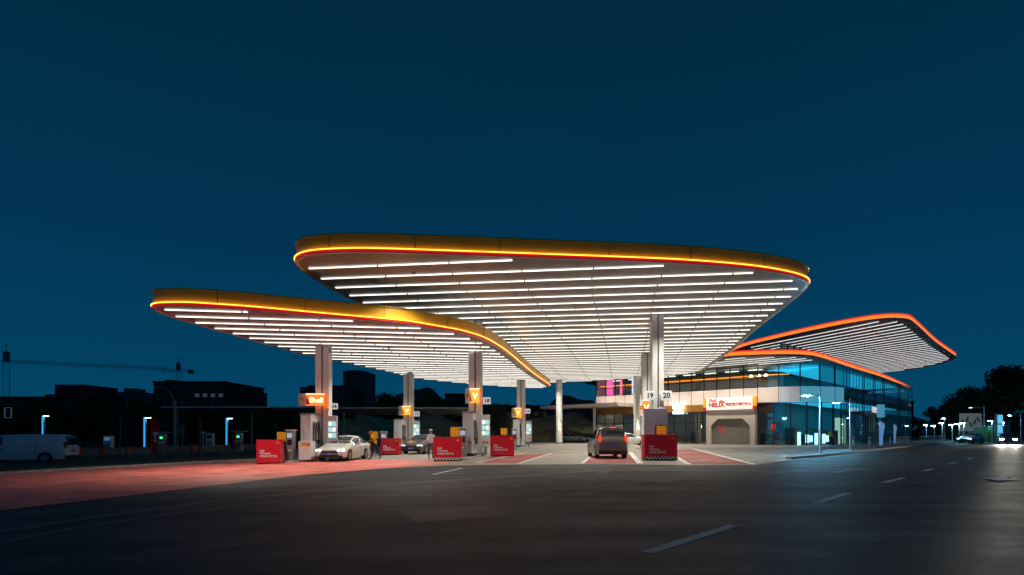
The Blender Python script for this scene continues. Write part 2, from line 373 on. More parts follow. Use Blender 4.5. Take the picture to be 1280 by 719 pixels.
# hill behind
def hill():
    mb = MB(); n = 60; pts = []
    for i in range(n + 1):
        px = 440 + i * 6.; y = 330
        z = 22 + 7 * math.sin(i * .13 + .5) + 2 * math.sin(i * .9) + random.uniform(-.8, .8)
        if i < 12: z *= i / 12
        if i > 46: z *= max(0, (60 - i) / 14)
        pts.append((XA(px, y), y, z))
    vs = []
    for x, y, z in pts: vs += [(x * .82, y - 60, -1), (x * .93, y - 25, z * .75), (x, y, z), (x, y + 60, -1)]
    fs = [(i*4+k, i*4+k+1, i*4+k+5, i*4+k+4) for i in range(n) for k in range(3)]
    mb.add(vs, fs); tag(mb.build('hill', mat('wooded_hill', (.035, .04, .03), .95, var=.5, scale=.12, bump=1, bscale=.6)), kind='structure')
hill()
def bank():  # bank added to fill in the paler band of blurred bus trails
    mb = MB(); n = 60; vs = []
    for i in range(n + 1):
        px = 325 + i * 7.4; y = 96 + 2 * math.sin(i * .4); z = (4.6 + .5 * math.sin(i * .5) + random.uniform(-.15, .15)) * min(1, i / 6 + .1) * min(1, (n - i) / 6 + .1)
        for k, (dy, f) in enumerate(((-9, -.05), (-5, .45), (-2, .8), (2, 1.), (12, 1.), (22, -.1))): vs.append((XA(px, y), y + dy, z * f + gz(XA(px, y))))
    mb.add(vs, [(i*6+k, i*6+k+1, i*6+k+7, i*6+k+6) for i in range(n) for k in range(5)])
    tag(mb.build('added_bank', mat('added_bank_olive', (.30, .27, .15), .95, var=.6, scale=.5, bump=.8, bscale=5), smooth=True), kind='structure')
bank()

# ------------------------------------------------------------------ canopies
def soffit_strips(root, outline, z, ang, gap, inset, m, offs=0., seg=3.1, rad=.048, skip=None):
    """fluorescent strips under a soffit, one mesh per strip"""
    d = (math.cos(ang), math.sin(ang)); nrm = (-d[1], d[0])
    inner = offset_loop(outline, -inset)
    ks = [p[0] * nrm[0] + p[1] * nrm[1] for p in inner]
    k = min(ks) + offs
    while k < max(ks) - .2:
        for t0, t1 in clip_line(inner, (nrm[0] * k, nrm[1] * k), d):
            if t1 - t0 < .8: continue
            mb = MB(); a = t0
            while a < t1 - .15:
                b = min(a + seg, t1)
                if skip and skip(nrm[0]*k + d[0]*(a+b)/2, nrm[1]*k + d[1]*(a+b)/2): a = b; continue
                p = (nrm[0]*k + d[0]*(a+b)/2, nrm[1]*k + d[1]*(a+b)/2, z - rad * .75)
                mb.box(p, (b - a - .05, rad * 2, rad * .5), ang, 0)
                if b < t1: mb.box((nrm[0]*k + d[0]*b, nrm[1]*k + d[1]*b, z - rad * .75 - .01), (.06, rad * 1.7, rad + .02), ang, 1)
                a = b
            if mb.v: mb.build('light_strip', [m, COUP], root)
        k += gap
def soffit_joints(root, outline, z, ang, gap):
    mb = MB(); d = (math.cos(ang), math.sin(ang)); nrm = (-d[1], d[0]); inner = offset_loop(outline, -.2)
    ks = [p[0] * nrm[0] + p[1] * nrm[1] for p in inner]; k = min(ks) + .4
    while k < max(ks):
        for t0, t1 in clip_line(inner, (nrm[0] * k, nrm[1] * k), d):
            mb.box((nrm[0]*k + d[0]*(t0+t1)/2, nrm[1]*k + d[1]*(t0+t1)/2, z), (t1 - t0, .025, .01), ang)
        k += gap
    if mb.v: mb.build('panel_joint', mat('joint_shadow_gap', (.22, .2, .19), .6), root)
def band(outline, off0, off1, z0, z1, caps=True):
    """closed ring between two offsets of an outline"""
    a = offset_loop(outline, off0); b = offset_loop(outline, off1); n = len(a); mb = MB()
    vs = [(p[0], p[1], z0) for p in a] + [(p[0], p[1], z0) for p in b] + [(p[0], p[1], z1) for p in b] + [(p[0], p[1], z1) for p in a]
    fs = []
    for i in range(n):
        j = (i + 1) % n
        for k in range(4):
            kk = (k + 1) % 4; fs.append((k*n + i, k*n + j, kk*n + j, kk*n + i))
    return mb.add(vs, fs)
DLW = 2000.
def canopy(name, label, ctrl, z, th, ang, gap, offs):
    root = thing(name, label, 'canopy', (0, 0, 0), group='fuel forecourt canopies')
    ol = smooth_loop(ctrl, 8)
    MB().prism(offset_loop(ol, -.06), z, z + .05).build('soffit', SOFFIT, root)
    MB().prism(offset_loop(ol, -.10), z + .06, z + th - .02).build('roof_deck', ROOFTOP, root)
    band(ol, -.10, .05, z + th, z + th + .05).build('top_trim', mat('gold_trim', (.85, .55, .12), .25, metal=.8), root)
    band(ol, -.055, .095, z + .125, z + .152).build('edge_light', EDGEY, root)
    band(ol, -.055, .06, z + .03, z + .12).build('red_band', EDGER, root)
    band(ol, -.12, .02, z - .01, z + .03).build('soffit_trim', WHITE, root)
    # vertical panel seams
    mb = band(ol, -.09, 0, z + .16, z + th); acc = 0
    for i in range(len(ol)):
        a, b = Vector(ol[i]), Vector(ol[(i + 1) % len(ol)]); acc += (b - a).length
        if acc > 3.4:
            acc = 0; t = (b - a).normalized(); c = a + Vector((t.y, -t.x)) * .004
            mb.box((c.x, c.y, z + (th + .16) / 2), (.02, .02, th - .2), math.atan2(t.y, t.x), 1)
    mb.build('fascia', [GOLD, mat('seam_brown', (.12, .07, .01), .5)], root, smooth=True)
    soffit_joints(root, ol, z - .003, ang + R(90), 3.2)
    soffit_strips(root, ol, z, ang, gap, .38, LED, offs)
    # added spots with invented round fixtures between the strips, to brighten the forecourt
    d = Vector((math.cos(ang), math.sin(ang))); nn = Vector((-d.y, d.x)); inn = offset_loop(ol, -2.2)
    ks = [Vector(p).dot(nn) for p in inn]; k = min(ks) + 1.2
    while k < max(ks):
        for t0, t1 in clip_line(inn, tuple(nn * k), tuple(d)):
            m_ = max(1, round((t1 - t0) / 6.5))
            for i in range(m_):
                c = nn * k + d * (t0 + (t1 - t0) * (i + .5) / m_)
                f_ = MB().cyl((c.x, c.y, z - .05), (c.x, c.y, z + .01), .07, .09, 14).build('added_downlight', WHITE, root)
                ld = bpy.data.lights.new('added_fill_lamp', 'SPOT'); ld.energy = DLW; ld.color = (1, .93, .80); ld.spot_size = R(130); ld.spot_blend = .8; ld.shadow_soft_size = .06
                lo = bpy.data.objects.new('added_fill_lamp', ld); COL.objects.link(lo); lo.parent = f_; lo.location = (c.x, c.y, z - .07)
        k += 8.1
    return root
LOWC = [(-15.12, 24.0), (-14.6, 23.45), (-13.5, 23.3), (-12.6, 23.5), (-10.9, 24.15), (-8.5, 25.4), (-5.3, 27.0), (-4.0, 28.2), (-2.6, 29.8), (-1.5, 32.2), (-.37, 37.3), (1.7, 50), (4.2, 63.4), (3.9, 65.4), (2.4, 66), (-1, 64), (-4.5, 60.6), (-9.2, 54.4), (-10.8, 48), (-12.3, 43), (-13.9, 37.5), (-14.65, 32), (-15.15, 28), (-15.35, 25.4)]
UPC = [(-9.15, 24.6), (-8.85, 23.4), (-8.0, 22.65), (-6.3, 22.35), (-4.4, 22.45), (4.0, 23.4), (7.5, 23.9), (10.5, 24.7), (12.6, 25.7), (13.9, 26.8), (14.6, 28.4), (15.3, 31.5), (16.9, 39.7), (18.5, 46.7), (21.6, 63.9), (21.4, 68), (19.3, 71), (14, 75.5), (8.5, 79.5), (4.5, 80.5), (1.5, 79), (0, 74), (-3.6, 55), (-8.4, 31.5), (-9.1, 27)]
ZL, ZU = 6.7, 8.6
canopy('lower_fuel_canopy', 'lower gold-edged canopy on the left over the fuel pumps, red line under its rim', LOWC, ZL, .68, R(8), 1.42, .4)
canopy('upper_fuel_canopy', 'largest and highest gold-edged canopy over the middle lanes with long white light strips', UPC, ZU, .70, R(-7.6), 1.62, 1.45)

# ------------------------------------------------------------------ columns
def column(x, y, ztop, label, round_=False, w=.78):
    t = thing('canopy_column', label, 'column', (x, y, gz(x)), R(4) if x > 3 else R(-4), group='columns holding up the fuel canopies')
    h = ztop - gz(x) + .02
    if round_:
        MB().cyl((0, 0, 0), (0, 0, h), .42, .42, 28).build('shaft', COLM, t, smooth=True)
        MB().cyl((0, 0, 0), (0, 0, .25), .5, .46, 28).build('base_collar', GREY, t)
        MB().box((0, -.46, 2.35), (.16, .12, .22)).build('uplight', BLACKP, t)
        MB().cyl((0, -.48, 2.47), (0, -.48, 2.475), .045, n=10).build('lamp_lens', emit('warm_spot_lens', (1, .68, .2), 700), t)
        MB().cyl((0, -.48, 2.235), (0, -.48, 2.23), .045, n=10).build('lamp_lens', MATS['warm_spot_lens'], t)
    else:
        for s in (-1, 1):
            MB().box((s * w * .27, 0, h / 2), (w * .44, .55, h), bev=.02).build('shaft', COLM, t)
        MB().box((0, 0, h / 2), (w * .16, .44, h - .01)).build('shadow_gap', DARK, t)
        MB().box((0, 0, .15), (w + .12, .7, .3), bev=.02).build('base_collar', GREY, t)
        mb = MB()
        for s in (-1, 1): mb.box((s * (w / 2 + .005), -.1, h - .32), (.012, .14, .3))
        mb.build('junction_box', DARK, t)
    return t
column(-11.25, 34.0, ZL, 'canopy column behind the white sedan, left end of the lower canopy', w=.84)
column(-2.3, 36.0, ZU, 'canopy column that pierces the lower canopy beside its curved corner', w=.84)
column(-8.95, 49.3, ZL, 'far canopy column behind the dark sedan', w=.84)
column(.9, 56.0, ZU, 'far column near the right tip of the lower canopy', w=.84)
column(8.7, 34.2, ZU, 'tall near column between the number plates 19 and 20', w=.72)
column(12.05, 51.0, ZU, 'middle column seen just left of the tall column with plate 20', w=.86)
column(15.6, 71.0, ZU, 'round yellow-lit column in front of the shop windows', round_=True)
column(6.3, 76, ZU, 'round yellow-lit column standing alone right of the lower canopy tip', round_=True)

# ------------------------------------------------------------------ forecourt furniture
def scallop(root, x, y, z, r, rotz=0, m=YTXT, name='shell_emblem'):
    pts = [(-.32, -.55), (.32, -.55), (.42, -.3)]
    for i in range(15):
        a = R(-20 + 220 * i / 14); rr = 1. + (.05 if i % 2 else -.03)
        pts.append((math.cos(a) * rr * .95, math.sin(a) * rr * .85 + .05))
    pts.append((-.42, -.3))
    M = Matrix.Translation((x, y, z)) @ Matrix.Rotation(rotz, 4, 'Z') @ Matrix.Rotation(R(90), 4, 'X') @ Matrix.Scale(r, 4)
    mb = MB(); mb.prism(pts, 0, .008 / r, M=M)
    for i in range(5):
        a = R(30 + 30 * i); q = Vector((math.cos(a) * .75, math.sin(a) * .65 + .05, .012 / r)); o = Vector((math.cos(a) * .12, -.42, .012 / r))
        n = (q - o).normalized().cross(Vector((0, 0, 1))) * .035
        mb.add([M @ v for v in (o - n, o + n, q + n, q - n)], [(0, 1, 2, 3)], 1)
    return mb.build(name, [m, RTXT], root)
def end_box(x, y, label, rz=0, w=1.4, h=1.3, d=.75, checker=False, mirrored=False):
    t = thing('island_end_box', label, 'barrier box', (x, y, gz(x) + .0), rz, group='red boxes guarding the ends of the pump islands')
    MB().box((0, 0, h / 2 + .04), (w, d, h - .08), bev=.025).build('casing', REDBOX, t)
    MB().box((0, 0, .05), (w - .08, d - .08, .10)).build('plinth', DARK, t)
    MB().box((0, 0, h + .012), (w + .03, d + .03, .03), bev=.008).build('lid', mat('dark_red_lid', (.42, .01, .02), .35), t)
    f = -d / 2 - .008
    text('lettering', 'Shell', .13, WTXT, t, (-w * .36, f, h * .56), align='LEFT', bold=.004)
    text('lettering', 'V-Power', .155, WTXT, t, (-w * .36, f, h * .45), align='LEFT', bold=.005)
    text('lettering', '壳牌威力帮汽油', .125, WTXT, t, (-w * .36, f, h * .33), align='LEFT', bold=.002)
    scallop(t, w * .38, -d / 2 - .004, h * .87, .075, m=YTXT)
    if checker:
        mb = MB(); n = 18
        for i in range(n):
            for r_ in range(2):
                if (i + r_) % 2: mb.box((-w / 2 + (i + .5) * w / n, -d / 2 - .006, .13 + r_ * .07), (w / n, .012, .07))
        mb.build('checker_strip', BTXT, t)
        mb = MB()
        for i in range(n):
            for r_ in range(2):
                if not (i + r_) % 2: mb.box((-w / 2 + (i + .5) * w / n, -d / 2 - .006, .13 + r_ * .07), (w / n, .012, .07))
        mb.build('checker_strip', WTXT, t)
    return t
b1 = G(338, 580); b2 = G(560, 577); b5 = G(824, 576)
end_box(b1[0], b1[1], 'leftmost red box on the pavers in front of the yellow bin', R(8), w=1.25)
end_box(b2[0], b2[1], 'red box with checkered foot left of the white pump under plate 18', 0, w=1.5, checker=True)
end_box(XA(489, 41.5), 41.5, 'small far red box just behind the rear of the white sedan', R(-3), w=1.35, h=1.2)
end_box(XA(628, 36), 36, 'red box right of plate 18, its side towards the far pump', 0, w=1.5)
end_box(b5[0], b5[1], 'red box with checkered foot in front of the tall column between plates 19 and 20', R(0), w=1.75, h=1.38, checker=True)

PROTO = {}
def pump():
    t = thing('fuel_pump', '', 'fuel pump', group='fuel pumps under the canopies')
    MB().box((0, 0, 1.28), (.62, 1.25, 2.56), bev=.02).build('cabinet', WHITE, t)
    MB().box((0, 0, .09), (.7, 1.33, .18), bev=.01).build('plinth', DARK, t)
    for s in (-1, 1):
        sx = s * .315
        MB().box((sx, 0, 1.25), (.02, 1.05, 1.9), bev=.004).build('side_panel', mat('pale_grey_panel', (.5, .5, .5), .4), t)
        for k in (-1, 0, 1):
            MB().box((s * .33, k * .32, 1.55), (.02, .17, 1.15)).build('hose_recess', BLACKP, t)
            hy = k * .32
            MB().tube([(s*.36, hy, 2.1), (s*.42, hy + .02, 1.6), (s*.45, hy + .05, 1.05), (s*.42, hy + .08, .7), (s*.36, hy + .02, .98)], .018, 6).build('hose', RUB, t, smooth=True)
            mb = MB().box((s * .38, hy, 1.02), (.09, .09, .2), bev=.01).cyl((s*.40, hy, .95), (s*.44, hy - .1, .8), .018, n=8)
            mb.build('nozzle', (REDBOX, mat('green_nozzle', (.02, .2, .05), .4), BLACKP)[k + 1], t)
        MB().box((s * .335, 0, .62), (.02, .9, .26)).build('keypad', GREY, t)
    MB().box((0, -.635, .82), (.5, .02, .16)).build('price_label', YELB, t)
    MB().box((-.1, -.632, 1.35), (.02, .02, .7)).build('seam', DARK, t)
    MB().box((0, 0, 2.60), (.70, 1.3, .08), bev=.01).build('cap', GREY, t)
    return t
def put_pump(x, y, rz, label):
    if 'pump' not in PROTO:
        t = PROTO['pump'] = pump(); t.location = (x, y, gz(x) + .15); t.rotation_euler.z = rz; t['label'] = label; return t
    return dup(PROTO['pump'], (x, y, gz(x) + .15), rz, label)
def island(x0, y0, x1, y1, label, w=1.25):
    a = math.atan2(y1 - y0, x1 - x0); L = math.hypot(x1 - x0, y1 - y0); cx, cy = (x0 + x1) / 2, (y0 + y1) / 2
    t = thing('pump_island', label, 'kerbed island', (cx, cy, gz(cx)), a, group='kerbed islands under the pumps')
    pts = []
    for s, xx in ((1, L / 2 - w / 2), (-1, -L / 2 + w / 2)):
        for k in range(9):
            q = R(-90 + 180 * k / 8) if s > 0 else R(90 + 180 * k / 8)
            pts.append((xx + math.cos(q) * w / 2, math.sin(q) * w / 2))
    MB().prism(pts, -.05, .14).build('kerb_ring', mat('island_kerb_paint', (.5, .46, .4), .6, var=.3), t)
    MB().prism(offset_loop(pts, -.13), .141, .15).build('deck', mat('island_deck', (.25, .24, .22), .7), t)
ISL = [((-12.6, 31.4), (-10.6, 38.5), 'leftmost pump island kerb beside the white sedan'),
       ((-3.1, 31.3), (-1.9, 40.5), 'pump island kerb behind the middle red box'),
       ((-9.6, 43.2), (-8.3, 54), 'pump island kerb behind the small far red box'),
       ((-.4, 46), (1.6, 61), 'far pump island kerb by the right tip of the lower canopy'),
       ((8.0, 31.2), (9.6, 38.6), 'pump island kerb behind the red box between plates 19 and 20'),
       ((11.4, 47), (12.7, 56), 'pump island kerb at the middle column left of plate 20')]
for a, b, l in ISL: island(*a, *b, l)
put_pump(-11.75, 33.2, R(-6), 'leftmost white fuel pump with three hoses, next to the white sedan')
put_pump(-2.55, 34.0, R(-4), 'white fuel pump behind the middle red box, under plate 18')
put_pump(-9.4, 47.6, R(-5), 'far white fuel pump behind the dark sedan')
put_pump(.45, 53.8, R(-5), 'far white fuel pump below the small lit sign near the canopy tip')
put_pump(8.35, 32.9, R(-5), 'white fuel pump standing against the tall column, under plates 19 and 20')
put_pump(11.9, 49, R(-5), 'white fuel pump half hidden left of the column with plate 19')
# wide end shield of the pump between plates 19 and 20
t = thing('pump_shield', 'wide blue-grey panel facing the road behind the red box, below plates 19 and 20', 'panel', (8.05, 31.9, .15), 0)
MB().box((0, 0, 1.36), (1.32, .10, 2.72), bev=.02).build('panel', mat('blue_grey_panel', (.66, .70, .78), .4, var=.05), t)
MB().box((.62, .0, 1.36), (.06, .13, 2.74)).build('edge_trim', WHITE, t)

def pay_kiosk():
    t = thing('payment_terminal', '', 'payment terminal', group='slim grey payment terminals on the islands')
    MB().box((0, 0, .82), (.42, .34, 1.64), bev=.02).build('housing', GREY, t)
    MB().box((0, -.175, 1.38), (.3, .02, .26)).build('screen', emit('dim_screen', (.7, .8, 1), .35), t)
    MB().box((0, -.18, 1.0), (.26, .03, .3)).build('keypad', BLACKP, t)
    MB().box((0, -.175, .55), (.14, .02, .12)).build('receipt_slot', WTXT, t)
    MB().box((0, 0, 1.68), (.46, .42, .06), bev=.01).build('hood', WHITE, t)
    return t
def yel_bin():
    t = thing('notice_box', '', 'notice board', group='yellow boxes on posts by the pump islands')
    MB().box((0, 0, 1.45), (.62, .22, .62), bev=.015).build('frame', BLACKP, t)
    mb = MB().box((0, -.115, 1.45), (.52, .02, .52))
    for r_ in range(3):
        for c in range(3): mb.box((-.15 + c * .15, -.126, 1.3 + r_ * .14), (.09, .006, .03), 0, 1)
    mb.build('yellow_face', [emit('yellow_lit_face', (1, .38, .01), .30), mat('brown_print', (.3, .15, .01), .6)], t)
    for s in (-.22, .22): MB().cyl((s, 0, 0), (s, 0, 1.14), .025).build('post', BLACKP, t)
    MB().cyl((0, 0, 1.76), (0, 0, 1.86), .02).build('hook', BLACKP, t)
    return t
def place(kind, fn, x, y, rz, label, lift=.15):
    if kind not in PROTO:
        t = PROTO[kind] = fn(); t.location = (x, y, gz(x) + lift); t.rotation_euler.z = rz; t['label'] = label; return t
    return dup(PROTO[kind], (x, y, gz(x) + lift), rz, label)
place('pay', pay_kiosk, XA(364, 32.1), 32.1, R(-10), 'grey payment terminal between the leftmost yellow box and the low white cabinet')
place('pay', pay_kiosk, XA(578.5, 32.6), 32.6, 0, 'grey payment terminal behind the middle red box')
place('pay', pay_kiosk, XA(477.5, 41), 41.6, 0, 'grey payment terminal left of the small far red box', .02)
place('pay', pay_kiosk, XA(643, 46.5), 46.5, 0, 'far grey payment terminal left of the far pump')
place('yel', yel_bin, XA(353, 32.8), 32.8, R(-5), 'yellow box on a post above the leftmost red box', .02)
place('yel', yel_bin, XA(569, 33.2), 33.2, 0, 'yellow box on a post above the middle red box')
place('yel', yel_bin, XA(468, 42.2), 42.2, 0, 'yellow box on a post behind the rear of the white sedan', .02)
place('yel', yel_bin, XA(630, 47), 47, 0, 'yellow box on a post in front of the dark bank, right of plate 18')
place('yel', yel_bin, XA(825.5, 31.3), 31.2, 0, 'yellow box with black frame in front of the blue-grey panel')
# low white cabinet with yellow label by the leftmost pump
t = thing('low_cabinet', 'low white cabinet with a yellow label beside the leftmost pump', 'cabinet', (XA(383, 32.2), 32.3, gz(-11.6) + .15), R(-6))
MB().box((0, 0, .52), (.72, .62, 1.04), bev=.02).build('body', WHITE, t)
MB().box((.04, -.315, .86), (.56, .012, .2)).build('label_strip', YELB, t)
MB().cyl((.26, -.33, .86), (.26, -.318, .86), .06, n=14).build('round_mark', RTXT, t)
# island info boards (white, with lit prices)
def info():
    t = thing('price_board', '', 'sign board', group='upright white price boards beside the columns')
    MB().box((0, 0, 1.5), (.56, .12, 2.0), bev=.02).build('board', WHITE, t)
    for r_ in range(3):
        for c in range(2):
            MB().box((-.12 + c * .24, -.07, 1.35 + r_ * .34), (.2, .02, .26)).build('lit_panel', emit('board_cyan' if (r_ + c) % 2 else 'board_white', (.3, .75, .8) if (r_ + c) % 2 else (.9, .95, .9), .9), t)
    for c in range(4): MB().box((-.15 + c * .1, -.07, .78), (.05, .02, .16)).build('marking', RTXT, t)
    MB().box((0, 0, .25), (.2, .1, .5)).build('foot', GREY, t)
    return t
place('info', info, XA(417, 33.6), 33.4, R(-4), 'white price board right of the leftmost column, above the sedan roof')
place('info', info, XA(607, 35.6), 35.6, R(-4), 'white price board right of the column that pierces the canopy')
place('info', info, XA(520.5, 48.7), 48.7, R(-4), 'small far white price board behind the dark sedan')
place('info', info, XA(661, 55.5), 55.5, R(-4), 'far white price board right of the far pump')
# lit column signs
def lit_sign(x, y, z, w, h, label, word='Shell', yellow=False):
    t = thing('lit_column_sign', label, 'lit sign', (x, y, z), R(12), group='lit orange signs on the canopy columns')
    MB().box((-w * .42, .03, 0), (w * .32, .16, h * 1.12), bev=.03).build('white_bracket', WHITE, t)
    scallop(t, -w * .44, -.056, 0, h * .2)
    m = emit('sign_orange', (1, .17, .03), 1.5) if not yellow else emit('sign_amber', (1, .40, .05), 1.15)
    MB().box((w * .12, 0, 0), (w * .78, .14, h), bev=.01).build('lit_panel', m, t)
    MB().add([(-w*.26, -.078, h*.46), (-w*.10, -.078, -h*.4), (-w*.26, -.078, -h*.4)], [(0, 1, 2)]).build('red_corner', RTXT, t)
    text('lettering', word, h * .62, emit('sign_letters', (1, .8, .45), 2.2), t, (w * .16, -.078, -.02), bold=.01)
    MB().box((w * .12, -.01, h * .5 + .02), (w * .78, .16, .04)).build('top_light', emit('sign_top', (1, .75, .5), 2.), t)
    MB().box((w * .56, .05, -.05), (w * .11, .3, h * 1.25), bev=.01).build('side_fin', emit('fin_orange', (1, .15, .02), .8), t)
    return t
lit_sign(XA(390, 33.2), 33.3, ZA(500, 33.2), 1.35, .66, 'lit orange sign on the leftmost column above the white pump')
lit_sign(XA(591, 35.2), 35.3, ZA(495, 35.2), .8, .85, 'lit amber sign on the column that pierces the canopy, left of plate 18', 'V', True)
lit_sign(XA(506, 48.6), 48.7, ZA(513.5, 48.6), .95, .72, 'small lit amber sign on the far column behind the dark sedan', 'V', True)
lit_sign(XA(646, 55), 55.2, ZA(516, 55), .85, .85, 'small lit amber sign on the far column near the canopy tip', 'V', True)
lit_sign(XA(806.5, 50), 50.2, ZA(510, 50), .8, 1.3, 'tall lit orange sign left of the column with plate 19', 'V')
# number plates
def plate(x, y, z, num, label, s=.55, rz=0):
    t = thing('number_plate', label, 'number sign', (x, y, z), rz, group='pump number plates on the columns')
    MB().box((0, 0, 0), (s * 1.12, .06, s), bev=.02).build('plate', emit('plate_white', (1, .98, .92), .38), t)
    text('digits', num, s * .78, BTXT, t, (0, -.035, -.01), bold=.012)
    MB().box((0, .05, 0), (.1, .06, .1)).build('bracket', GREY, t)
plate(XA(812.3, 33.8), 33.8, ZA(494.5, 33.8), '19', 'white plate with the number 19 left of the tall column', .52)
plate(XA(833, 33.8), 33.8, ZA(494.5, 33.8), '20', 'white plate with the number 20 right of the tall column', .57)
plate(XA(608.5, 35.6), 35.6, ZA(501, 35.6), '18', 'white plate with the number 18 right of the piercing column', .42)
plate(XA(418, 33.7), 33.7, ZA(508, 33.7), '14', 'white plate with the number 14 right of the leftmost column', .36)
plate(XA(521, 48.9), 48.9, ZA(517.5, 48.9), '12', 'small far plate with the number 12 above the dark sedan', .42)
plate(XA(659.5, 55.6), 55.6, ZA(514, 55.6), '16', 'small far plate with the number 16 near the canopy tip', .46)

# ------------------------------------------------------------------ cars
def lerp_prof(pts, x):
    if x <= pts[0][0]: return pts[0][1]
    for (a, va), (b, vb) in zip(pts, pts[1:]):
        if x <= b:
            t = (x - a) / (b - a); t = t * t * (3 - 2 * t) * .5 + t * .5
            return va + (vb - va) * t
    return pts[-1][1]
def car(label, loc, rz, paint, style='sedan', plate_txt='A 2B819', cat='car', group='cars at the fuel station', lights=1., tail=.6, name='parked_car', headmul=1.):
    """nose at -Y, length along Y"""
    if style == 'sedan':
        L, Wd, H = 4.55, 1.78, 1.47
        top = [(0, .66), (.12, .74), (.5, .84), (1.25, .98), (1.35, 1.0), (1.9, 1.30), (2.15, 1.42), (2.7, 1.47), (3.3, 1.41), (3.7, 1.25), (4.1, 1.05), (4.45, 1.0), (4.55, .92)]
        belt = [(0, .62), (.5, .74), (1.3, .90), (3.0, .95), (4.2, .96), (4.55, .88)]
        gl_f, gl_r, cab = (1.38, 2.1), (3.35, 4.05), (1.55, 3.95); wh = (.86, 3.52); wr = .33; arch = .37
    elif style == 'mpv':
        L, Wd, H = 4.6, 1.82, 1.82
        top = [(0, .75), (.15, .88), (.5, .98), (1.1, 1.10), (1.2, 1.12), (1.75, 1.52), (2.05, 1.72), (2.7, 1.81), (3.9, 1.80), (4.3, 1.72), (4.5, 1.25), (4.6, 1.0)]
        belt = [(0, .70), (.6, .92), (1.2, 1.04), (4.2, 1.08), (4.6, .98)]
        gl_f, gl_r, cab = (1.22, 2.0), (4.32, 4.5), (1.4, 4.28); wh = (.84, 3.65); wr = .35; arch = .40
    else:
        L, Wd, H = 5.0, 1.76, 1.82
        top = [(0, .80), (.1, .95), (.35, 1.08), (.6, 1.16), (1.25, 1.66), (1.6, 1.80), (2.6, 1.84), (4.6, 1.82), (4.85, 1.74), (4.96, 1.2), (5.0, 1.0)]
        belt = [(0, .72), (.6, 1.0), (1.2, 1.1), (4.8, 1.1), (5., .98)]
        gl_f, gl_r, cab = (.64, 1.3), (4.82, 4.93), (.85, 1.75); wh = (.95, 3.95); wr = .33; arch = .38
    hw = Wd / 2
    wid = [(0, .76), (.12, .90), (.5, .985), (1.1, 1.), (L - 1.1, 1.), (L - .35, .965), (L - .08, .9), (L, .82)]
    N = 96; xs = [L * i / N for i in range(N + 1)]
    def zb(y):
        z = .24 + (.1 if y < .05 or y > L - .05 else 0)
        for c in wh:
            if abs(y - c) < arch: z = max(z, wr + math.sqrt(max(0, arch**2 - (y - c)**2)) - .01)
        return z
    rings = []
    for y in xs:
        w = hw * lerp_prof(wid, y); b = lerp_prof(belt, y); tp = max(lerp_prof(top, y), b + .02); z0 = zb(y)
        cabin = min(1, max(0, (tp - b - .03) / .35))
        wt = w * (.80 * (1 - cabin) + (.66 if style == 'sedan' else .74) * cabin)
        rings.append([(w * .965, y, z0), (w * .995, y, max(z0 + .01, z0 * .55 + .45 * (b * .72))), (w, y, max(z0 + .03, b * .72)), (w * .985, y, b - .07), (w * .95, y, b),
                      (w * .93 - .0, y, b + .02), (wt + (w * .93 - wt) * .13, y, b + (tp - b) * .80), (wt * .96, y, b + (tp - b) * .93), (wt * .72, y, tp - .012 * cabin), (wt * .35, y, tp + .002), (0, y, tp + .008)])
    K = len(rings[0])
    parts = {'body': MB(), 'windscreen': MB(), 'rear_window': MB()}
    for s in (-1, 1):
        for i in range(N):
            y = (xs[i] + xs[i + 1]) / 2
            for k in range(K - 1):
                nm = 'body'
                if k >= 8 or (k == 7 and 0): 
                    if gl_f[0] < y < gl_f[1]: nm = 'windscreen'
                    elif gl_r[0] < y < gl_r[1]: nm = 'rear_window'
                if style == 'mpv' and k >= 6 and 4.27 < y < 4.50: nm = 'rear_window'
                if k == 7 and nm == 'body' and (gl_f[0] + .06 < y < gl_f[1] or gl_r[0] < y < gl_r[1] - .06): nm = 'windscreen' if y < L / 2 else 'rear_window'
                if k == 5 and cab[0] < y < cab[1]:
                    pil = [cab[0] + (cab[1] - cab[0]) * f for f in ((.52,) if style == 'sedan' else (.38, .72) if style == 'mpv' else ())]
                    if all(abs(y - p) > .045 for p in pil): nm = 'side_window|%d%d' % (s, sum(y > p for p in pil))
                q = [rings[i][k], rings[i + 1][k], rings[i + 1][k + 1], rings[i][k + 1]]
                parts.setdefault(nm, MB()).add([(s * p[0], p[1] - L / 2, p[2]) for p in q], [(0, 1, 2, 3)])
    for i, yy in ((0, 0), (N, L)):    # end caps
        r = rings[i]; pts = [(p[0], p[1] - L / 2, p[2]) for p in r] + [(-p[0], p[1] - L / 2, p[2]) for p in reversed(r[:-1])]
        parts['body'].add(pts, [tuple(range(len(pts)))])
    t = thing(name, label, cat, (loc[0], loc[1], gz(loc[0]) + (loc[2] if len(loc) > 2 else .03)), rz, group=group)
    CG = mat('car_glass', (.02, .025, .03), .04, var=.02, spec=1., coat=.5)
    for nm, mb in parts.items():
        nm = nm.split('|')[0]; me = mb.mesh(nm, paint if nm == 'body' else CG)
        bm = bmesh.new(); bm.from_mesh(me); bmesh.ops.remove_doubles(bm, verts=bm.verts[:], dist=.002); bmesh.ops.recalc_face_normals(bm, faces=bm.faces[:]); bm.to_mesh(me); bm.free()
        me.polygons.foreach_set('use_smooth', [True] * len(me.polygons))
        try: me.set_sharp_from_angle(angle=R(32))
        except Exception: pass
        link(nm, me, t)
    # underbody and wheel wells
    MB().box((0, 0, .42), (Wd - .42, L - .5, .36)).build('underbody', BLACKP, t)
    MB().box((0, .1, .55), (Wd - .3, wh[1] - wh[0] - .8, .5)).build('interior_floor', BLACKP, t)
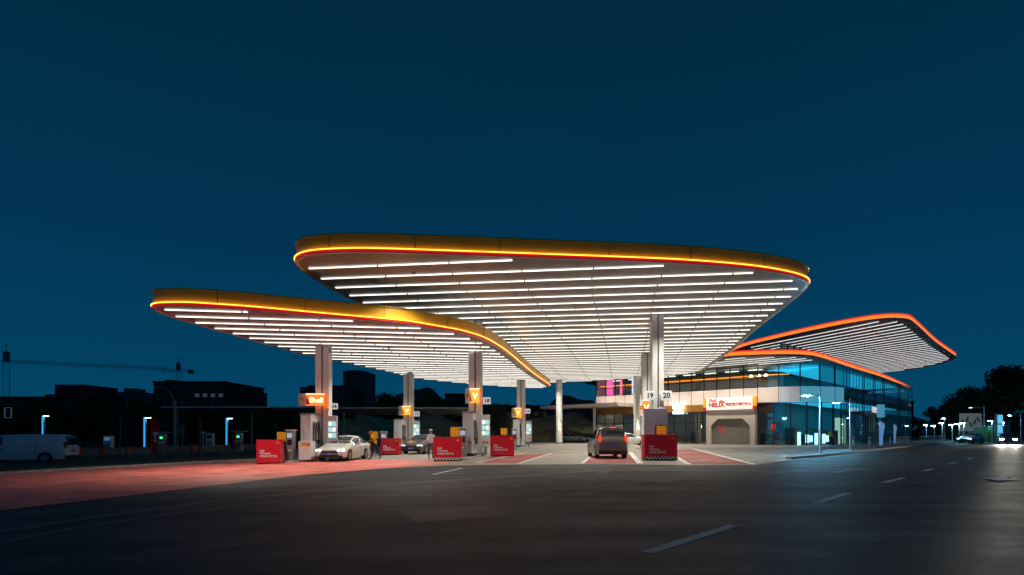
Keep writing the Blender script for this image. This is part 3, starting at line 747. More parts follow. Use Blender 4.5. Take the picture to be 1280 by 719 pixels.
    for s in (-1, 1):
        for c in wh:
            yc = c - L / 2; x = s * (hw - .12)
            wl_ = MB().cyl((x - s * .10, yc, wr), (x + s * .10, yc, wr), wr, n=28).build('wheel', RUB, t, smooth=True)
            mb = MB().cyl((x + s * .09, yc, wr), (x + s * .106, yc, wr), wr * .68, wr * .64, n=24)
            mb.build('rim', mat('rim_grey', (.12, .12, .12), .4, metal=.5), wl_)
            mb = MB()
            for k in range(5):
                a = R(72 * k + 15); mb.box((x + s * .113, yc + math.cos(a) * wr * .34, wr + math.sin(a) * wr * .34), (.02, .62 * wr, .07), M=Matrix.Rotation(a, 4, 'X'))
            mb.cyl((x + s*.10, yc, wr), (x + s*.126, yc, wr), .06, n=12)
            mb.build('spokes', STEEL, wl_)
    # front end
    fz = lerp_prof(top, .05)
    hm = emit('headlamp_%g' % (lights * headmul), (.85, .93, 1), lights * headmul) if lights else mat('lamp_glass', (.6, .62, .65), .1)
    for s in (-1, 1):
        Mx = Matrix.Rotation(s * R(24), 4, 'Z')
        MB().box((s * hw * .72, -L / 2 + .09, fz - .06), (.42, .13, .13), M=Mx, bev=.03).build('headlight', hm, t)
        MB().box((s * hw * .70, -L / 2 + .045, .40), (.2, .06, .09), bev=.02).build('fog_lamp', BLACKP, t)
        MB().box((s * hw * .80, L / 2 - .07, lerp_prof(belt, L - .1) + (.12 if style != 'sedan' else -.04)), (.22 if style == 'sedan' else .14, .14, .16 if style == 'sedan' else .36), M=Matrix.Rotation(-s * R(20), 4, 'Z'), bev=.02).build('tail_light', emit('tail_red_%g' % tail, (1, .04, .02), tail) if tail > .05 else mat('tail_lens_dull', (.16, .08, .08), .3), t)
        y_m = cab[0] + .35 - L / 2
        MB().box((s * (hw + .08), y_m, lerp_prof(belt, y_m + L/2) + .07), (.19, .1, .12), bev=.03).build('mirror', paint, t, smooth=True)
        for f in (.35, .68): 
            y_h = cab[0] + (cab[1] - cab[0]) * f - L / 2
            MB().box((s * (hw + .0), y_h + .1, lerp_prof(belt, 2.2) - .1), (.03, .16, .025)).build('door_handle', STEEL, t)
            MB().box((s * (hw * .996), y_h + .27, .58), (.012, .012, .52)).build('door_seam', DARK, t)
    MB().box((0, -L / 2 - .005, .52), (Wd * .56, .05, .14), bev=.02).build('grille', BLACKP, t)
    MB().box((0, -L / 2 - .005, .36), (Wd * .62, .05, .12), bev=.03).build('lower_grille', BLACKP, t)
    MB().box((0, -L / 2 - .02, .61), (Wd * .5, .03, .018)).build('chrome_bar', STEEL, t)
    MB().box((0, -L / 2 + .03, .24), (Wd * .8, .16, .05), bev=.02).build('front_lip', BLACKP, t)
    p1 = MB().box((0, -L / 2 - .035, .44), (.44, .015, .14)).build('licence_plate', mat('blue_plate', (.02, .06, .35), .4), t)
    text('plate_text', plate_txt, .10, WTXT, p1, (0, -L / 2 - .046, .435), ext=.001)
    zp = .78 if style != 'sedan' else .72
    p2 = MB().box((0, L / 2 + .012, zp), (.44, .02, .14)).build('licence_plate', MATS['blue_plate'], t)
    text('plate_text', plate_txt, .10, WTXT, p2, (0, L / 2 + .026, zp - .005), rot=(R(90), 0, R(180)), ext=.001)
    MB().box((0, L / 2 - .02, .38), (Wd * .9, .1, .2), bev=.03).build('rear_bumper', paint if style == 'sedan' else BLACKP, t, smooth=True)
    if style == 'mpv':
        for s in (-1, 1):
            MB().tube([(s*.62, -.6, 1.80), (s*.63, -.5, 1.88), (s*.63, 1.6, 1.88), (s*.62, 1.75, 1.80)], .02, 6).build('roof_rail', STEEL, t)
        MB().box((0, L / 2 - .02, 1.0), (1.0, .03, .05)).build('chrome_bar', STEEL, t)
        MB().box((0, L / 2 - .42, 1.80), (1.2, .25, .04), bev=.01).build('spoiler', paint, t)
        MB().box((0, L / 2 - .30, 1.76), (.3, .03, .03)).build('brake_light', emit('tail_red_3', (1, .06, .03), 3), t)
    return t
WCAR = mat('white_car_paint', (.72, .70, .64), .25, var=.02, coat=.8)
DCAR = mat('dark_car_paint', (.10, .095, .09), .25, metal=.3, var=.03, coat=.8)
BCAR = mat('bronze_car_paint', (.30, .24, .21), .28, metal=.5, var=.03, coat=.8)
SCAR = mat('silver_car_paint', (.45, .46, .47), .28, metal=.5, var=.03, coat=.8)
VANP = mat('van_paint', (.88, .82, .88), .35, var=.05, coat=.3)
car('white sedan with lit headlights leaving the leftmost pump', (-10.0, 34.0), R(-5), WCAR, lights=2.5)
car('dark sedan waiting behind a person, nose towards the road', (XA(527, 43.5), 43.8), R(-12), DCAR, lights=.8, plate_txt='A 5K207')
car('bronze people carrier with glowing tail lights and roof rails, seen from behind', (XA(757, 34.5), 34.2), R(180), BCAR, 'mpv', lights=0, tail=1.1, cat='people carrier', plate_txt='A 9T362')
car('white sedan parked before the shop, left of the round yellow-lit column', (XA(786, 66), 66), R(90), WCAR, lights=0, tail=.3)
car('pale car parked far behind the lone round column', (XA(716, 88), 88), R(70), SCAR, lights=0, tail=.3)

# van on the left
v = car('pale delivery van parked on the verge side at the left edge of the picture', (-31.6, 36.9), R(-80), VANP, 'van', lights=0, tail=.02, cat='van', name='delivery_van', plate_txt='A 7M440')
v.scale = (1, 1.12, 1)
for yy in (-.95, .55, 1.0): MB().box((.881, yy, 1.0), (.008, .012, 1.15)).build('panel_seam', DARK, v)
mb = MB()
for i in range(9): mb.box((.886, -1.0 + i * .36 + random.uniform(-.03, .03), 1.12 + .004 * i), (.006, .25, .022))
mb.build('waist_stripe', mat('dark_red_stripe', (.12, .03, .04), .5), v)
text('lettering', '城市配送', .2, mat('faded_van_print', (.1, .08, .1), .6), v, (.887, -.9, .86), rot=(R(90), 0, R(90)), ext=.002)
MB().box((0, 2.49, 1.35), (1.2, .02, .4)).build('rear_glass', MATS['car_glass'], v)
MB().box((.0, 2.5, 1.0), (.02, .02, 1.3)).build('door_seam', DARK, v)

# ------------------------------------------------------------------ people
SKIN = mat('skin', (.45, .27, .19), .55, var=.05); HAIR = mat('dark_hair', (.015, .012, .01), .6)
def person(label, loc, rz, shirt, trousers, lean=0., step=.15, arm='down', cap=None):
    """standing figure facing -Y"""
    J = {}; E = []; Rr = {}
    def j(n, p, r, par=None):
        J[n] = Vector(p); Rr[n] = r
        if par: E.append((par, n))
    lx = lambda z: -math.sin(lean) * max(0, z - .92)
    def jz(n, p, r, par=None): j(n, (p[0], p[1] + lx(p[2]), p[2] - (1 - math.cos(lean)) * max(0, p[2] - .92)), r, par)
    jz('pelvis', (0, 0, .95), .135)
    jz('waist', (0, 0, 1.08), .125, 'pelvis'); jz('chest', (0, -.01, 1.28), .145, 'waist'); jz('neck0', (0, 0, 1.43), .075, 'chest'); jz('neck', (0, -.01, 1.50), .05, 'neck0')
    jz('head0', (0, -.015, 1.57), .075, 'neck'); jz('head', (0, -.02, 1.64), .088, 'head0'); jz('head1', (0, -.01, 1.71), .06, 'head')
    for s, n in ((-1, 'l'), (1, 'r')):
        st = step * s
        j('hip' + n, (s * .09, 0, .88), .095, 'pelvis'); j('knee' + n, (s * .10, -st * .5 - .02, .50), .06, 'hip' + n)
        j('ank' + n, (s * .10, -st, .09), .04, 'knee' + n); j('toe' + n, (s * .12, -st - .16, .035), .033, 'ank' + n)
        jz('sh' + n, (s * .17, 0, 1.39), .062, 'chest')
        if arm == 'reach' and s == -1: el, wr_ = (s * .24, -.2, 1.2), (s * .2, -.45, 1.12)
        elif arm == 'work': el, wr_ = (s * .24, -.08, 1.14), (s * .14, -.3, 1.10)
        else: el, wr_ = (s * .23, .03, 1.13), (s * .25, -.05, .90)
        jz('el' + n, el, .042, 'sh' + n); jz('wr' + n, wr_, .028, 'el' + n)
        d = (J['wr' + n] - J['el' + n]).normalized(); side = Vector((0, 1, 0)) if arm == 'down' else Vector((1, 0, 0))
        j('palm' + n, J['wr' + n] + d * .07, .032, 'wr' + n)
        for k, ln in enumerate((.055, .068, .075, .066)):
            b = J['palm' + n] + d * .025 + side * (k - 1.5) * .019
            j('f%d%s' % (k, n), b + d * .02, .009, 'palm' + n); j('g%d%s' % (k, n), b + d * ln + Vector((-s * .015, -.008, 0)), .008, 'f%d%s' % (k, n))
        j('th' + n, J['wr' + n] + d * .04 + side * -.045, .010, 'wr' + n); j('ti' + n, J['th' + n] + d * .045 + side * -.01, .009, 'th' + n)
    names = list(J); me = bpy.data.meshes.new('figure'); me.from_pydata([J[n] for n in names], [(names.index(a), names.index(b)) for a, b in E], [])
    o = bpy.data.objects.new('tmp', me); COL.objects.link(o)
    sk = o.modifiers.new('s', 'SKIN'); sk.use_smooth_shade = True
    for i, n in enumerate(names):
        sv = me.skin_vertices[0].data[i]; sv.radius = (Rr[n] * (1.18 if n in ('chest', 'waist', 'pelvis') else 1), Rr[n] * (.85 if n in ('chest', 'waist', 'pelvis') else 1)); sv.use_root = (i == 0)
    ss = o.modifiers.new('u', 'SUBSURF'); ss.levels = ss.render_levels = 2
    dg = bpy.context.evaluated_depsgraph_get(); dg.update(); m2 = bpy.data.meshes.new_from_object(o.evaluated_get(dg)); bpy.data.objects.remove(o)
    m2.materials.clear()
    for m in (SKIN, shirt, trousers, BLACKP): m2.materials.append(m)
    nk = J['neck'].z; hz = .93
    for p in m2.polygons:
        c = p.center; mi = 1
        if c.z > nk - .01: mi = 0
        elif c.z < .08: mi = 3
        elif c.z < hz and abs(c.x) < .19: mi = 2
        for n in ('l', 'r'):
            if (c - J['palm' + n]).length < .12 or (c - J['wr' + n]).length < .05: mi = 0
        p.material_index = mi
    m2.polygons.foreach_set('use_smooth', [True] * len(m2.polygons))
    t = link('person', m2, None, (loc[0], loc[1], gz(loc[0]) + (loc[2] if len(loc) > 2 else .03)), rz); tag(t, label, 'person')
    h = J['head']
    hb = bmesh.new(); bmesh.ops.create_uvsphere(hb, u_segments=16, v_segments=10, radius=.1)
    for v_ in hb.verts:
        if v_.co.y < 0 and v_.co.z < .035: v_.co *= .72
        elif v_.co.z < -.03: v_.co *= .8
        v_.co.z *= 1.05
    hm_ = bpy.data.meshes.new('hair'); hb.to_mesh(hm_); hb.free(); hm_.materials.append(cap or HAIR); hm_.polygons.foreach_set('use_smooth', [True] * len(hm_.polygons))
    link('cap' if cap else 'hair', hm_, t, (h.x, h.y + .012, h.z + .028))
    mb = MB()
    for s in (-1, 1): mb.cyl((s * .032, h.y - .088, h.z - .005), (s * .032, h.y - .095, h.z - .005), .009, n=8)
    mb.build('eyes', BLACKP, t)
    MB().cyl((0, h.y - .08, h.z - .005), (0, h.y - .108, h.z - .045), .008, .016, n=6).build('nose', SKIN, t)
    MB().box((0, h.y - .085, h.z - .07), (.045, .012, .008)).build('mouth', mat('lips', (.3, .1, .08), .5), t)
    mb = MB()
    for s in (-1, 1): mb.box((s * .088, h.y + .005, h.z - .02), (.02, .03, .055), bev=.006)
    mb.build('ears', SKIN, t)
    return t
person('attendant in a yellow top and dark trousers leaning towards the rear of the white sedan', (XA(469.5, 33.8), 33.9), R(-75), mat('yellow_uniform', (.75, .42, .03), .8), mat('navy_trousers', (.03, .03, .05), .8), lean=.45, step=.3, arm='work', cap=mat('red_cap', (.5, .02, .02), .7))
person('person in a white shirt and white cap standing in front of the dark sedan', (XA(538, 32.6), 32.8), R(20), mat('white_shirt', (.7, .68, .64), .8), mat('grey_trousers', (.10, .09, .09), .8), step=.12, arm='work', cap=mat('white_cap', (.72, .7, .68), .7))
person('person in a yellow-green vest standing by the glass side entrance', (XA(1038, 64), 64, .14), R(-20), mat('hi_vis_vest', (.45, .6, .05), .7), mat('navy_trousers', (.03, .03, .05)), step=.05)

# ------------------------------------------------------------------ building
bld = thing('station_building', 'two-storey curved glass shop and workshop building with orange-edged wing roofs', 'building', (0, 0, -.30))
BU = 1.2     # the plan below is drawn at 1:1.2
bld.scale = (BU, BU, BU)
P0 = Vector((10.5, 71.0)); E1 = Vector((.70, -.714)).normalized(); E2 = Vector((.691, .7227)).normalized()
Lf, RA = 20., 6.
A0 = P0 + E1 * Lf; nin = Vector((E1.y * -1, E1.x)) # inward normal (to the back)
cen = A0 + nin * RA
a_s = math.atan2(-nin.y, -nin.x); arcang = math.atan2(E2.y, E2.x) - math.atan2(E1.y, E1.x)
Larc = RA * arcang; Ls = 38.
def fp(s, inn=0.):
    if s <= Lf: p = P0 + E1 * s; n = nin
    elif s <= Lf + Larc:
        a = a_s + (s - Lf) / RA; q = Vector((math.cos(a), math.sin(a))); p = cen + q * RA; n = -q
    else:
        a = a_s + arcang; q = Vector((math.cos(a), math.sin(a))); p = cen + q * RA + E2 * (s - Lf - Larc); n = -q
    r_ = p + n * inn; return (r_.x, r_.y)
SE = Lf + Larc + Ls
def ft(px): a = (px - 640) / F; return (a * 71 - 10.5) / (.70 + .714 * a)
def wall_strip(s0, s1, z0, z1, inn, th, step=.7):
    n = max(1, int((s1 - s0) / step)); mb = MB(); ss = [s0 + (s1 - s0) * i / n for i in range(n + 1)]
    for a, b in zip(ss, ss[1:]):
        q = [fp(a, inn), fp(b, inn), fp(b, inn + th), fp(a, inn + th)]
        vs = [(x, y, z0) for x, y in q] + [(x, y, z1) for x, y in q]
        fs = [(0, 1, 5, 4), (2, 3, 7, 6), (4, 5, 6, 7), (3, 2, 1, 0)]
        if a == s0: fs.append((0, 4, 7, 3))
        if b == ss[-1]: fs.append((1, 2, 6, 5))
        mb.add(vs, fs)
    return mb
BAND = mat('facade_panel', (.80, .70, .65), .42, var=.06, scale=1)
GLS = glass('shop_glass', (.72, .82, .78), .10)
GLB = glass('side_glass', (.45, .75, .85), .14)
MULL = mat('dark_mullion', (.035, .03, .03), .4, metal=.3)
MULB = mat('blue_grey_mullion', (.10, .20, .28), .35, metal=.5)
STONE = mat('portal_stone', (.52, .46, .40), .6, var=.1, scale=2)
def window(s0, s1, z0, z1, g, mm, fr=.06, dep=.14, trans=()):
    a, b = fp(s0, .05), fp(s1, .05)
    w = MB().add([(a[0], a[1], z0), (b[0], b[1], z0), (b[0], b[1], z1), (a[0], a[1], z1)], [(0, 1, 2, 3)]).build('window', g, bld)
    an = math.atan2(b[1] - a[1], b[0] - a[0]); mb = MB()
    mb.box((a[0], a[1], (z0 + z1) / 2), (fr, dep, z1 - z0), an)
    L = math.hypot(b[0] - a[0], b[1] - a[1])
    for zt in (z0 + .03, z1 - .03) + tuple(trans): mb.box(((a[0]+b[0])/2, (a[1]+b[1])/2, zt), (L - fr, dep * .6, .05), an)
    mb.build('frame', mm, w)
arcE = Lf + Larc
nb = 14; 
for i in range(nb): window(Lf * i / nb, Lf * (i + 1) / nb, 6.0, 8.2, GLS, MULL, trans=(6.9,))
for i in range(5): window(Lf + Larc * i / 5, Lf + Larc * (i + 1) / 5, 6.0, 8.2, GLS if i < 1 else GLB, MULL, .07)
wall_strip(0, Lf + 1.9, 4.5, 5.99, 0, .18).build('facade_band', BAND, bld)
wall_strip(Lf + 1.9, Lf + 3.8, 4.5, 5.99, 0, .18).build('painted_glow_band', emit('painted_glow_pale', (.45, .50, .55), .36), bld)  # emission stands in for cyan light falling on the corner band
wall_strip(Lf + 3.8, arcE, 4.5, 5.99, 0, .18).build('painted_glow_band', emit('painted_glow_cyan', (.10, .40, .55), .62), bld)
mb = MB()
for i in range(1, nb + 5):
    s = Lf * i / nb if i <= nb else Lf + Larc * (i - nb) / 5
    p, q = fp(s - .01, -.004), fp(s + .01, -.004); mb.box((p[0], p[1], 5.25), (.04, .03, 1.5), math.atan2(q[1]-p[1], q[0]-p[0]))
mb.build('band_joint', MULL, bld)
nsd = 30
for i in range(nsd): window(arcE + Ls * i / nsd, arcE + Ls * (i + 1) / nsd, .15, 8.2, GLB, MULB, .05, .06, trans=(4.3,))
# ground floor: glass left of portal, portal, dark opening with car, glass corner
sg = [ft(p) for p in (745, 790, 842, 883)]; sP0, sP1, sK1 = ft(884), ft(945), ft(966)
k = 0.; 
while k < sP0 - .3:
    window(k, min(k + 1.35, sP0), .1, 3.75, GLS, MULL, .07, trans=(2.6,)); k += 1.35
wall_strip(0, sP0, 3.76, 4.49, -.12, .2).build('gold_band', mat('bronze_gold_band', (.42, .2, .04), .4, metal=.4), bld)
i = 0; s = sK1
while s < arcE - .3:
    e_ = min(s + 1.5, arcE); window(s, e_, .15, 4.48, GLB, MULL, .07); s = e_
# entrance slab projecting to the left of the front
wall_strip(-6.5, ft(792), 4.55, 4.95, -3.2, 3.15, 3).build('entrance_slab', BAND, bld)
for s in (-5, .5):
    p = fp(s, -1.0); MB().cyl((p[0], p[1], 0), (p[0], p[1], 4.55), .18, n=16).build('slab_post', COLM, bld)
# portal with chamfered opening
def facM(s, inn, z=0):
    p = fp(s, inn); q = fp(s + .1, inn); a = math.atan2(q[1]-p[1], q[0]-p[0]); return Matrix.Translation((p[0], p[1], z)) @ Matrix.Rotation(a, 4, 'Z'), a
wP = sP1 - sP0; M0, aF = facM(sP0, -.25)
ow = wP * .80; x0, x1 = (wP - ow) / 2, (wP + ow) / 2; zt, ch = 2.95, .75
outer = [(0, 0), (0, 4.45), (wP, 4.45), (wP, 0), (x1, 0), (x1, zt - ch), (x1 - ch, zt), (x0 + ch, zt), (x0, zt - ch), (x0, 0)]
mb = MB(); n_ = len(outer)
vs = [M0 @ Vector((x, 0, z)) for x, z in outer] + [M0 @ Vector((x, .5, z)) for x, z in outer]
mb.add(vs, [tuple(range(n_)), tuple(range(2 * n_ - 1, n_ - 1, -1))] + [(i, (i + 1) % n_, n_ + (i + 1) % n_, n_ + i) for i in range(n_)])
prt = mb.build('workshop_portal', STONE, bld)
mb = MB()
for i in range(24): mb.box((M0 @ Vector((wP / 2, .38, .07 + i * .125))), (ow, .05, .11), aF)
mb.build('roller_shutter', mat('shutter_slats', (.25, .235, .21), .4, metal=.4), bld)
mb = MB(); ring = [(math.cos(R(t_)) * .36, math.sin(R(t_)) * .36) for t_ in range(0, 360, 15)]
for i in range(24):
    a, b = ring[i], ring[(i + 1) % 24]
    mb.add([M0 @ Vector((x0 + 1.0 + p[0] * f, .335, 1.9 + p[1] * f)) for p, f in ((a, 1), (b, 1), (b, .78), (a, .78))], [(0, 1, 2, 3)])
mb.box(M0 @ Vector((x0 + 1.0, .33, 1.9)), (.6, .02, .07), M=Matrix.Rotation(aF, 4, 'Z') @ Matrix.Rotation(R(45), 4, 'Y'))
mb.build('no_entry_mark', emit('red_mark', (.8, .05, .04), .25), bld)
# sign over the portal
sb = MB().box(M0 @ Vector((wP / 2, -.16, 4.5)), (wP * .94, .22, 1.25), aF, bev=.02).build('workshop_sign', emit('sign_white', (1, .88, .8), .62), bld)
for xx, mm in ((.0, 'y'), (wP, 'y')):
    MB().box(M0 @ Vector((xx, -.12, 4.65)), (.42, .2, .95), aF).build('sign_end', emit('sign_end_yellow', (1, .45, .02), .5), bld)
    MB().box(M0 @ Vector((xx, -.12, 4.02)), (.42, .2, .28), aF).build('sign_end', REDBOX, bld)
def btext(body, size, m, x, z, out=-.285, **kw):
    p = M0 @ Vector((x, out, z)); return text('lettering', body, size, m, sb, p, rot=(R(90), 0, aF), **kw)
btext('Shell', .42, RTXT, wP * .17, 4.86, bold=.012)
btext('HELIX', .62, RTXT, wP * .25, 4.38, bold=.03)
btext('壳牌喜力养护中心', .33, RTXT, wP * .70, 4.38, bold=.012)
MB().add([M0 @ Vector(v_) for v_ in ((wP*.27, -.29, 4.72), (wP*.36, -.29, 4.86), (wP*.50, -.29, 4.40), (wP*.40, -.29, 4.62))], [(0, 1, 2, 3)]).build('swoosh_mark', RTXT, sb)
# lit white sign left of the portal
Ms, _ = facM(ft(850), -.45)
text('lit_lettering', '咖啡', .62, emit('white_neon', (.85, .95, 1), 6), bld, Ms @ Vector((0, 0, 4.25)), rot=(R(90), 0, aF), ext=.03, bold=.02)
text('lit_lettering', 'coffee', .5, MATS['white_neon'], bld, Ms @ Vector((0, 0, 3.75)), rot=(R(90), 0, aF), ext=.03, bold=.03)
# side entrance canopy and sign
sD = arcE + 9.
Md, aD = facM(sD, -.5)
MB().box(Md @ Vector((0, 0, 3.55)), (11, 1.0, .3), aD).build('side_entrance_canopy', mat('brown_metal', (.12, .06, .05), .4), bld)
text('lettering', '壳牌展示中心', .7, emit('sign_pale', (1, .9, .85), .8), bld, Md @ Vector((0, -.52, 3.95)), rot=(R(90), 0, aD), bold=.01)
for s in (-2.2, -1.1, 0, 1.1, 2.2):
    MB().box(Md @ Vector((s, .25, 1.75)), (.1, .1, 3.2), aD).build('door_post', MULL, bld)
# interior: floors, back walls, ceilings
INW = mat('interior_wall', (.42, .42, .38), .7, var=.25, scale=.5); INF = mat('interior_floor', (.3, .3, .28), .35)
wall_strip(0, SE, .02, 8.25, 7.5, .2, 1.5).build('back_wall', INW, bld)
wall_strip(0, SE - .5, 4.9, 5.3, .25, 7.2, 1.2).build('upper_floor', INF, bld)
wall_strip(0, SE - .5, .03, .08, .25, 7.2, 1.2).build('shop_floor', INF, bld)
for s in (0.02, SE - .3):
    a, b = fp(s, .2), fp(s, 7.5); c = ((a[0]+b[0])/2, (a[1]+b[1])/2)
    MB().box((c[0], c[1], 4.1), (7.3, .2, 8.2), math.atan2(b[1]-a[1], b[0]-a[0])).build('end_wall', BAND if s < 1 else GLB, bld)
# inside: lamps, shelves, displays
def lamps(ss, z, m, inn=3.0, w=1.4, dp=.35):
    for s in ss:
        p = fp(s, inn); q = fp(s + .1, inn)
        MB().box((p[0], p[1], z), (w, dp, .06), math.atan2(q[1]-p[1], q[0]-p[0])).build('ceiling_lamp', m, bld)
WL = emit('interior_warm', (1, .86, .6), 5.5); CL = emit('interior_cyan', (.03, .46, .66), 1.3)
lamps([1, 3.5, 6, 8.5, 11, 13.5, 16, 18.5], 8.1, emit('interior_neutral', (.95, 1, .82), 2.2)); lamps([1, 4, 7, 10, 13], 4.7, WL)
lamps([arcE - 4 + 3.2 * i for i in range(13)], 8.1, CL, 3.8, 2.9, 4.6); lamps([arcE - 5 + 3.2 * i for i in range(13)], 4.8, CL, 3.8, 2.9, 4.6)
for i in range(22):
    s = 1 + i * 2.6; p = fp(s, random.uniform(2.5, 5)); q = fp(s + .1, 3)
    an = math.atan2(q[1]-p[1], q[0]-p[0]); h = random.uniform(1.2, 2.1)
    MB().box((p[0], p[1], .08 + h / 2), (1.4, .5, h), an).build('shop_shelf', mat('shelf_%d' % (i % 3), ((.2, .12, .08), (.12, .13, .14), (.3, .28, .22))[i % 3], .6, var=.6, scale=5), bld)
for s in (arcE - 5.2, arcE - 4.1, arcE - 2.6, arcE - .9, arcE + .4, arcE - 3.5):
    p = fp(s, 1.6); MB().box((p[0], p[1], .9), (.22, .22, random.uniform(.6, 1.6))).build('lit_display', emit('display_ice', (.6, .9, 1), 3), bld)
for s, h in ((arcE + 6.5, 3), (arcE + 8.2, 3), (arcE + 9.1, 2.8)):
    p = fp(s, 2.2); MB().box((p[0], p[1], .15 + h / 2), (.35, .35, h)).build('lit_display', emit('display_warm', (.8, .9, .6), .8), bld)
# pink vertical screens on the upper floor, orange cove light line
for s, w, c in ((ft(757), .9, (1, .1, .45)), (ft(771), .3, (1, .15, .3)), (ft(786), .3, (.6, .7, 1))):
    p = fp(s, .9); MB().box((p[0], p[1], 7.05), (w, .1, 1.9), aF).build('vertical_screen', emit('screen_%g' % s, c, 1.6), bld)
wall_strip(0, Lf + 3, 7.22, 7.30, .7, .05).build('cove_light', emit('cove_orange', (1, .3, .04), 2.6), bld)
for s in (Lf - 1.5, Lf - .7, Lf): 
    p = fp(s, 2); MB().cyl((p[0], p[1], 7.3), (p[0], p[1], 7.5), .22, .1).build('pendant_lamp', emit('pendant', (1, .8, .5), 8), bld)
# things seen in the dark opening right of the portal
Mk, _ = facM((sP1 + sK1) / 2, .1)
MB().box(Mk @ Vector((0, .3, 3.95)), (sK1 - sP1, .3, 1.05), aF).build('opening_lintel', BLACKP, bld)
for i in range(5): MB().box(Mk @ Vector((random.uniform(-.5, .5), 2.5, .5 + i * .62)), (random.uniform(.5, 1.2), .5, .3), aF).build('stacked_goods', mat('goods_%d' % (i % 2), ((.5, .5, .5), (.3, .32, .3))[i % 2], .5, var=.5), bld)
MB().box(Mk @ Vector((.55, 1.0, 2.1)), (.4, .1, .55), aF).build('red_notice', emit('red_notice', (1, .05, .03), .6), bld)

# wing roofs
SHOP = [fp(SE * i / 60, -.1) for i in range(61)]; SHOP += [(60, 99), (12, 90)]
def inside_shop(x, y):
    c = False
    for i in range(len(SHOP)):
        (xa, ya), (xb, yb) = SHOP[i], SHOP[i - 1]
        if (ya > y) != (yb > y) and x < (xb - xa) * (y - ya) / (yb - ya) + xa: c = not c
    return c
def wing(name, ctrl, z, ang, gap, skip, m, offs, inset=.7):
    ol = smooth_loop(ctrl, 8)
    root = MB().prism(offset_loop(ol, -.2), z + .06, z + .62).build(name, ROOFTOP, bld)
    MB().prism(offset_loop(ol, -.06), z, z + .05).build('soffit', mat('wing_soffit', (.24, .25, .26), .4, var=.06, scale=.6), root)
    band(ol, -.15, .04, z - .01, z + .15).build('lower_trim', mat('grey_blue_trim', (.3, .32, .38), .4), root)
    band(ol, -.15, .05, z + .45, z + .56).build('upper_trim', WINGR, root)
    mb = band(ol, -.15, 0, z + .17, z + .44); acc = 0
    for i in range(len(ol)):
        a, b = Vector(ol[i]), Vector(ol[(i + 1) % len(ol)]); acc += (b - a).length
        if acc > 2.6:
            acc = 0; t_ = (b - a).normalized(); mb.box((a.x, a.y, z + .305), (.035, .012, .27), math.atan2(t_.y, t_.x), 1)
    mb.build('orange_fascia', [WINGO, DARK], root)
    soffit_strips(root, ol, z, ang, gap, inset, m, offs, rad=.038, skip=skip)
    return root
WL1 = [(8.5, 71.5), (10, 68), (14.5, 62), (18.2, 56.5), (19.6, 51.6), (23.6, 50.3), (26.2, 50.7), (28.9, 52.9), (36.7, 61.2), (47.3, 72.2), (62, 89), (65.6, 94), (65.2, 97.5), (61.8, 98.9), (52, 101), (36, 98), (22, 90), (12, 82)]
WU1 = [(27.2, 68), (28.6, 60), (30.6, 53.8), (32.2, 50.9), (33.6, 50.2), (35.4, 50.8), (38.6, 54.1), (48, 64.3), (58.6, 75.2), (60.6, 78.2), (62.6, 84.5), (62.8, 92), (60, 97), (52, 97), (40, 88), (29, 76)]
wing('lower_wing_roof', WL1, 8.3, math.atan2(E1.y, E1.x), 1.5, inside_shop, LEDC, .3)
wing('upper_wing_roof', WU1, 11.5, R(108), 1.6, None, LEDC, .4)
for s_ in (2, 6, 10, 14, 17.5, 21):      # made-up lamps under the front overhang that brighten the facade
    p = fp(s_, -2.4); f_ = MB().cyl((p[0], p[1], 8.22), (p[0], p[1], 8.32), .1, .12, 14).build('added_overhang_light', WHITE, bld)
    ld = bpy.data.lights.new('added_fill_lamp', 'SPOT'); ld.energy = 1500; ld.color = (1, .88, .74); ld.spot_size = R(135); ld.spot_blend = .8; ld.shadow_soft_size = .06
    lo = bpy.data.objects.new('added_fill_lamp', ld); COL.objects.link(lo); lo.parent = f_; lo.location = (p[0], p[1], 8.2)
# clerestory between the two wings
CL0, CL1 = Vector((29.6, 62.5)), Vector((60.5, 94.0)); n = 22
for i in range(n):
    a = CL0 + (CL1 - CL0) * i / n; b = CL0 + (CL1 - CL0) * (i + 1) / n; an = math.atan2(b.y-a.y, b.x-a.x)
    w_ = MB().add([(a.x, a.y, 8.95), (b.x, b.y, 8.95), (b.x, b.y, 11.48), (a.x, a.y, 11.48)], [(0, 1, 2, 3)]).build('clerestory_window', mat('dark_glass', (.02, .03, .04), .06, spec=1), bld)
    mb = MB().box((a.x, a.y, 10.2), (.12, .2, 2.5), an); mb.box(((a.x+b.x)/2, (a.y+b.y)/2, 10.4), ((b-a).length, .1, .08), an); mb.build('frame', MULB, w_)
# roof edge plant visible between the wings
pl = CL0 - Vector((1.2, 1.6)); MB().box((pl.x, pl.y, 9.7), (1.0, 1.0, 1.5), R(45)).build('roof_vent', GREY, bld)

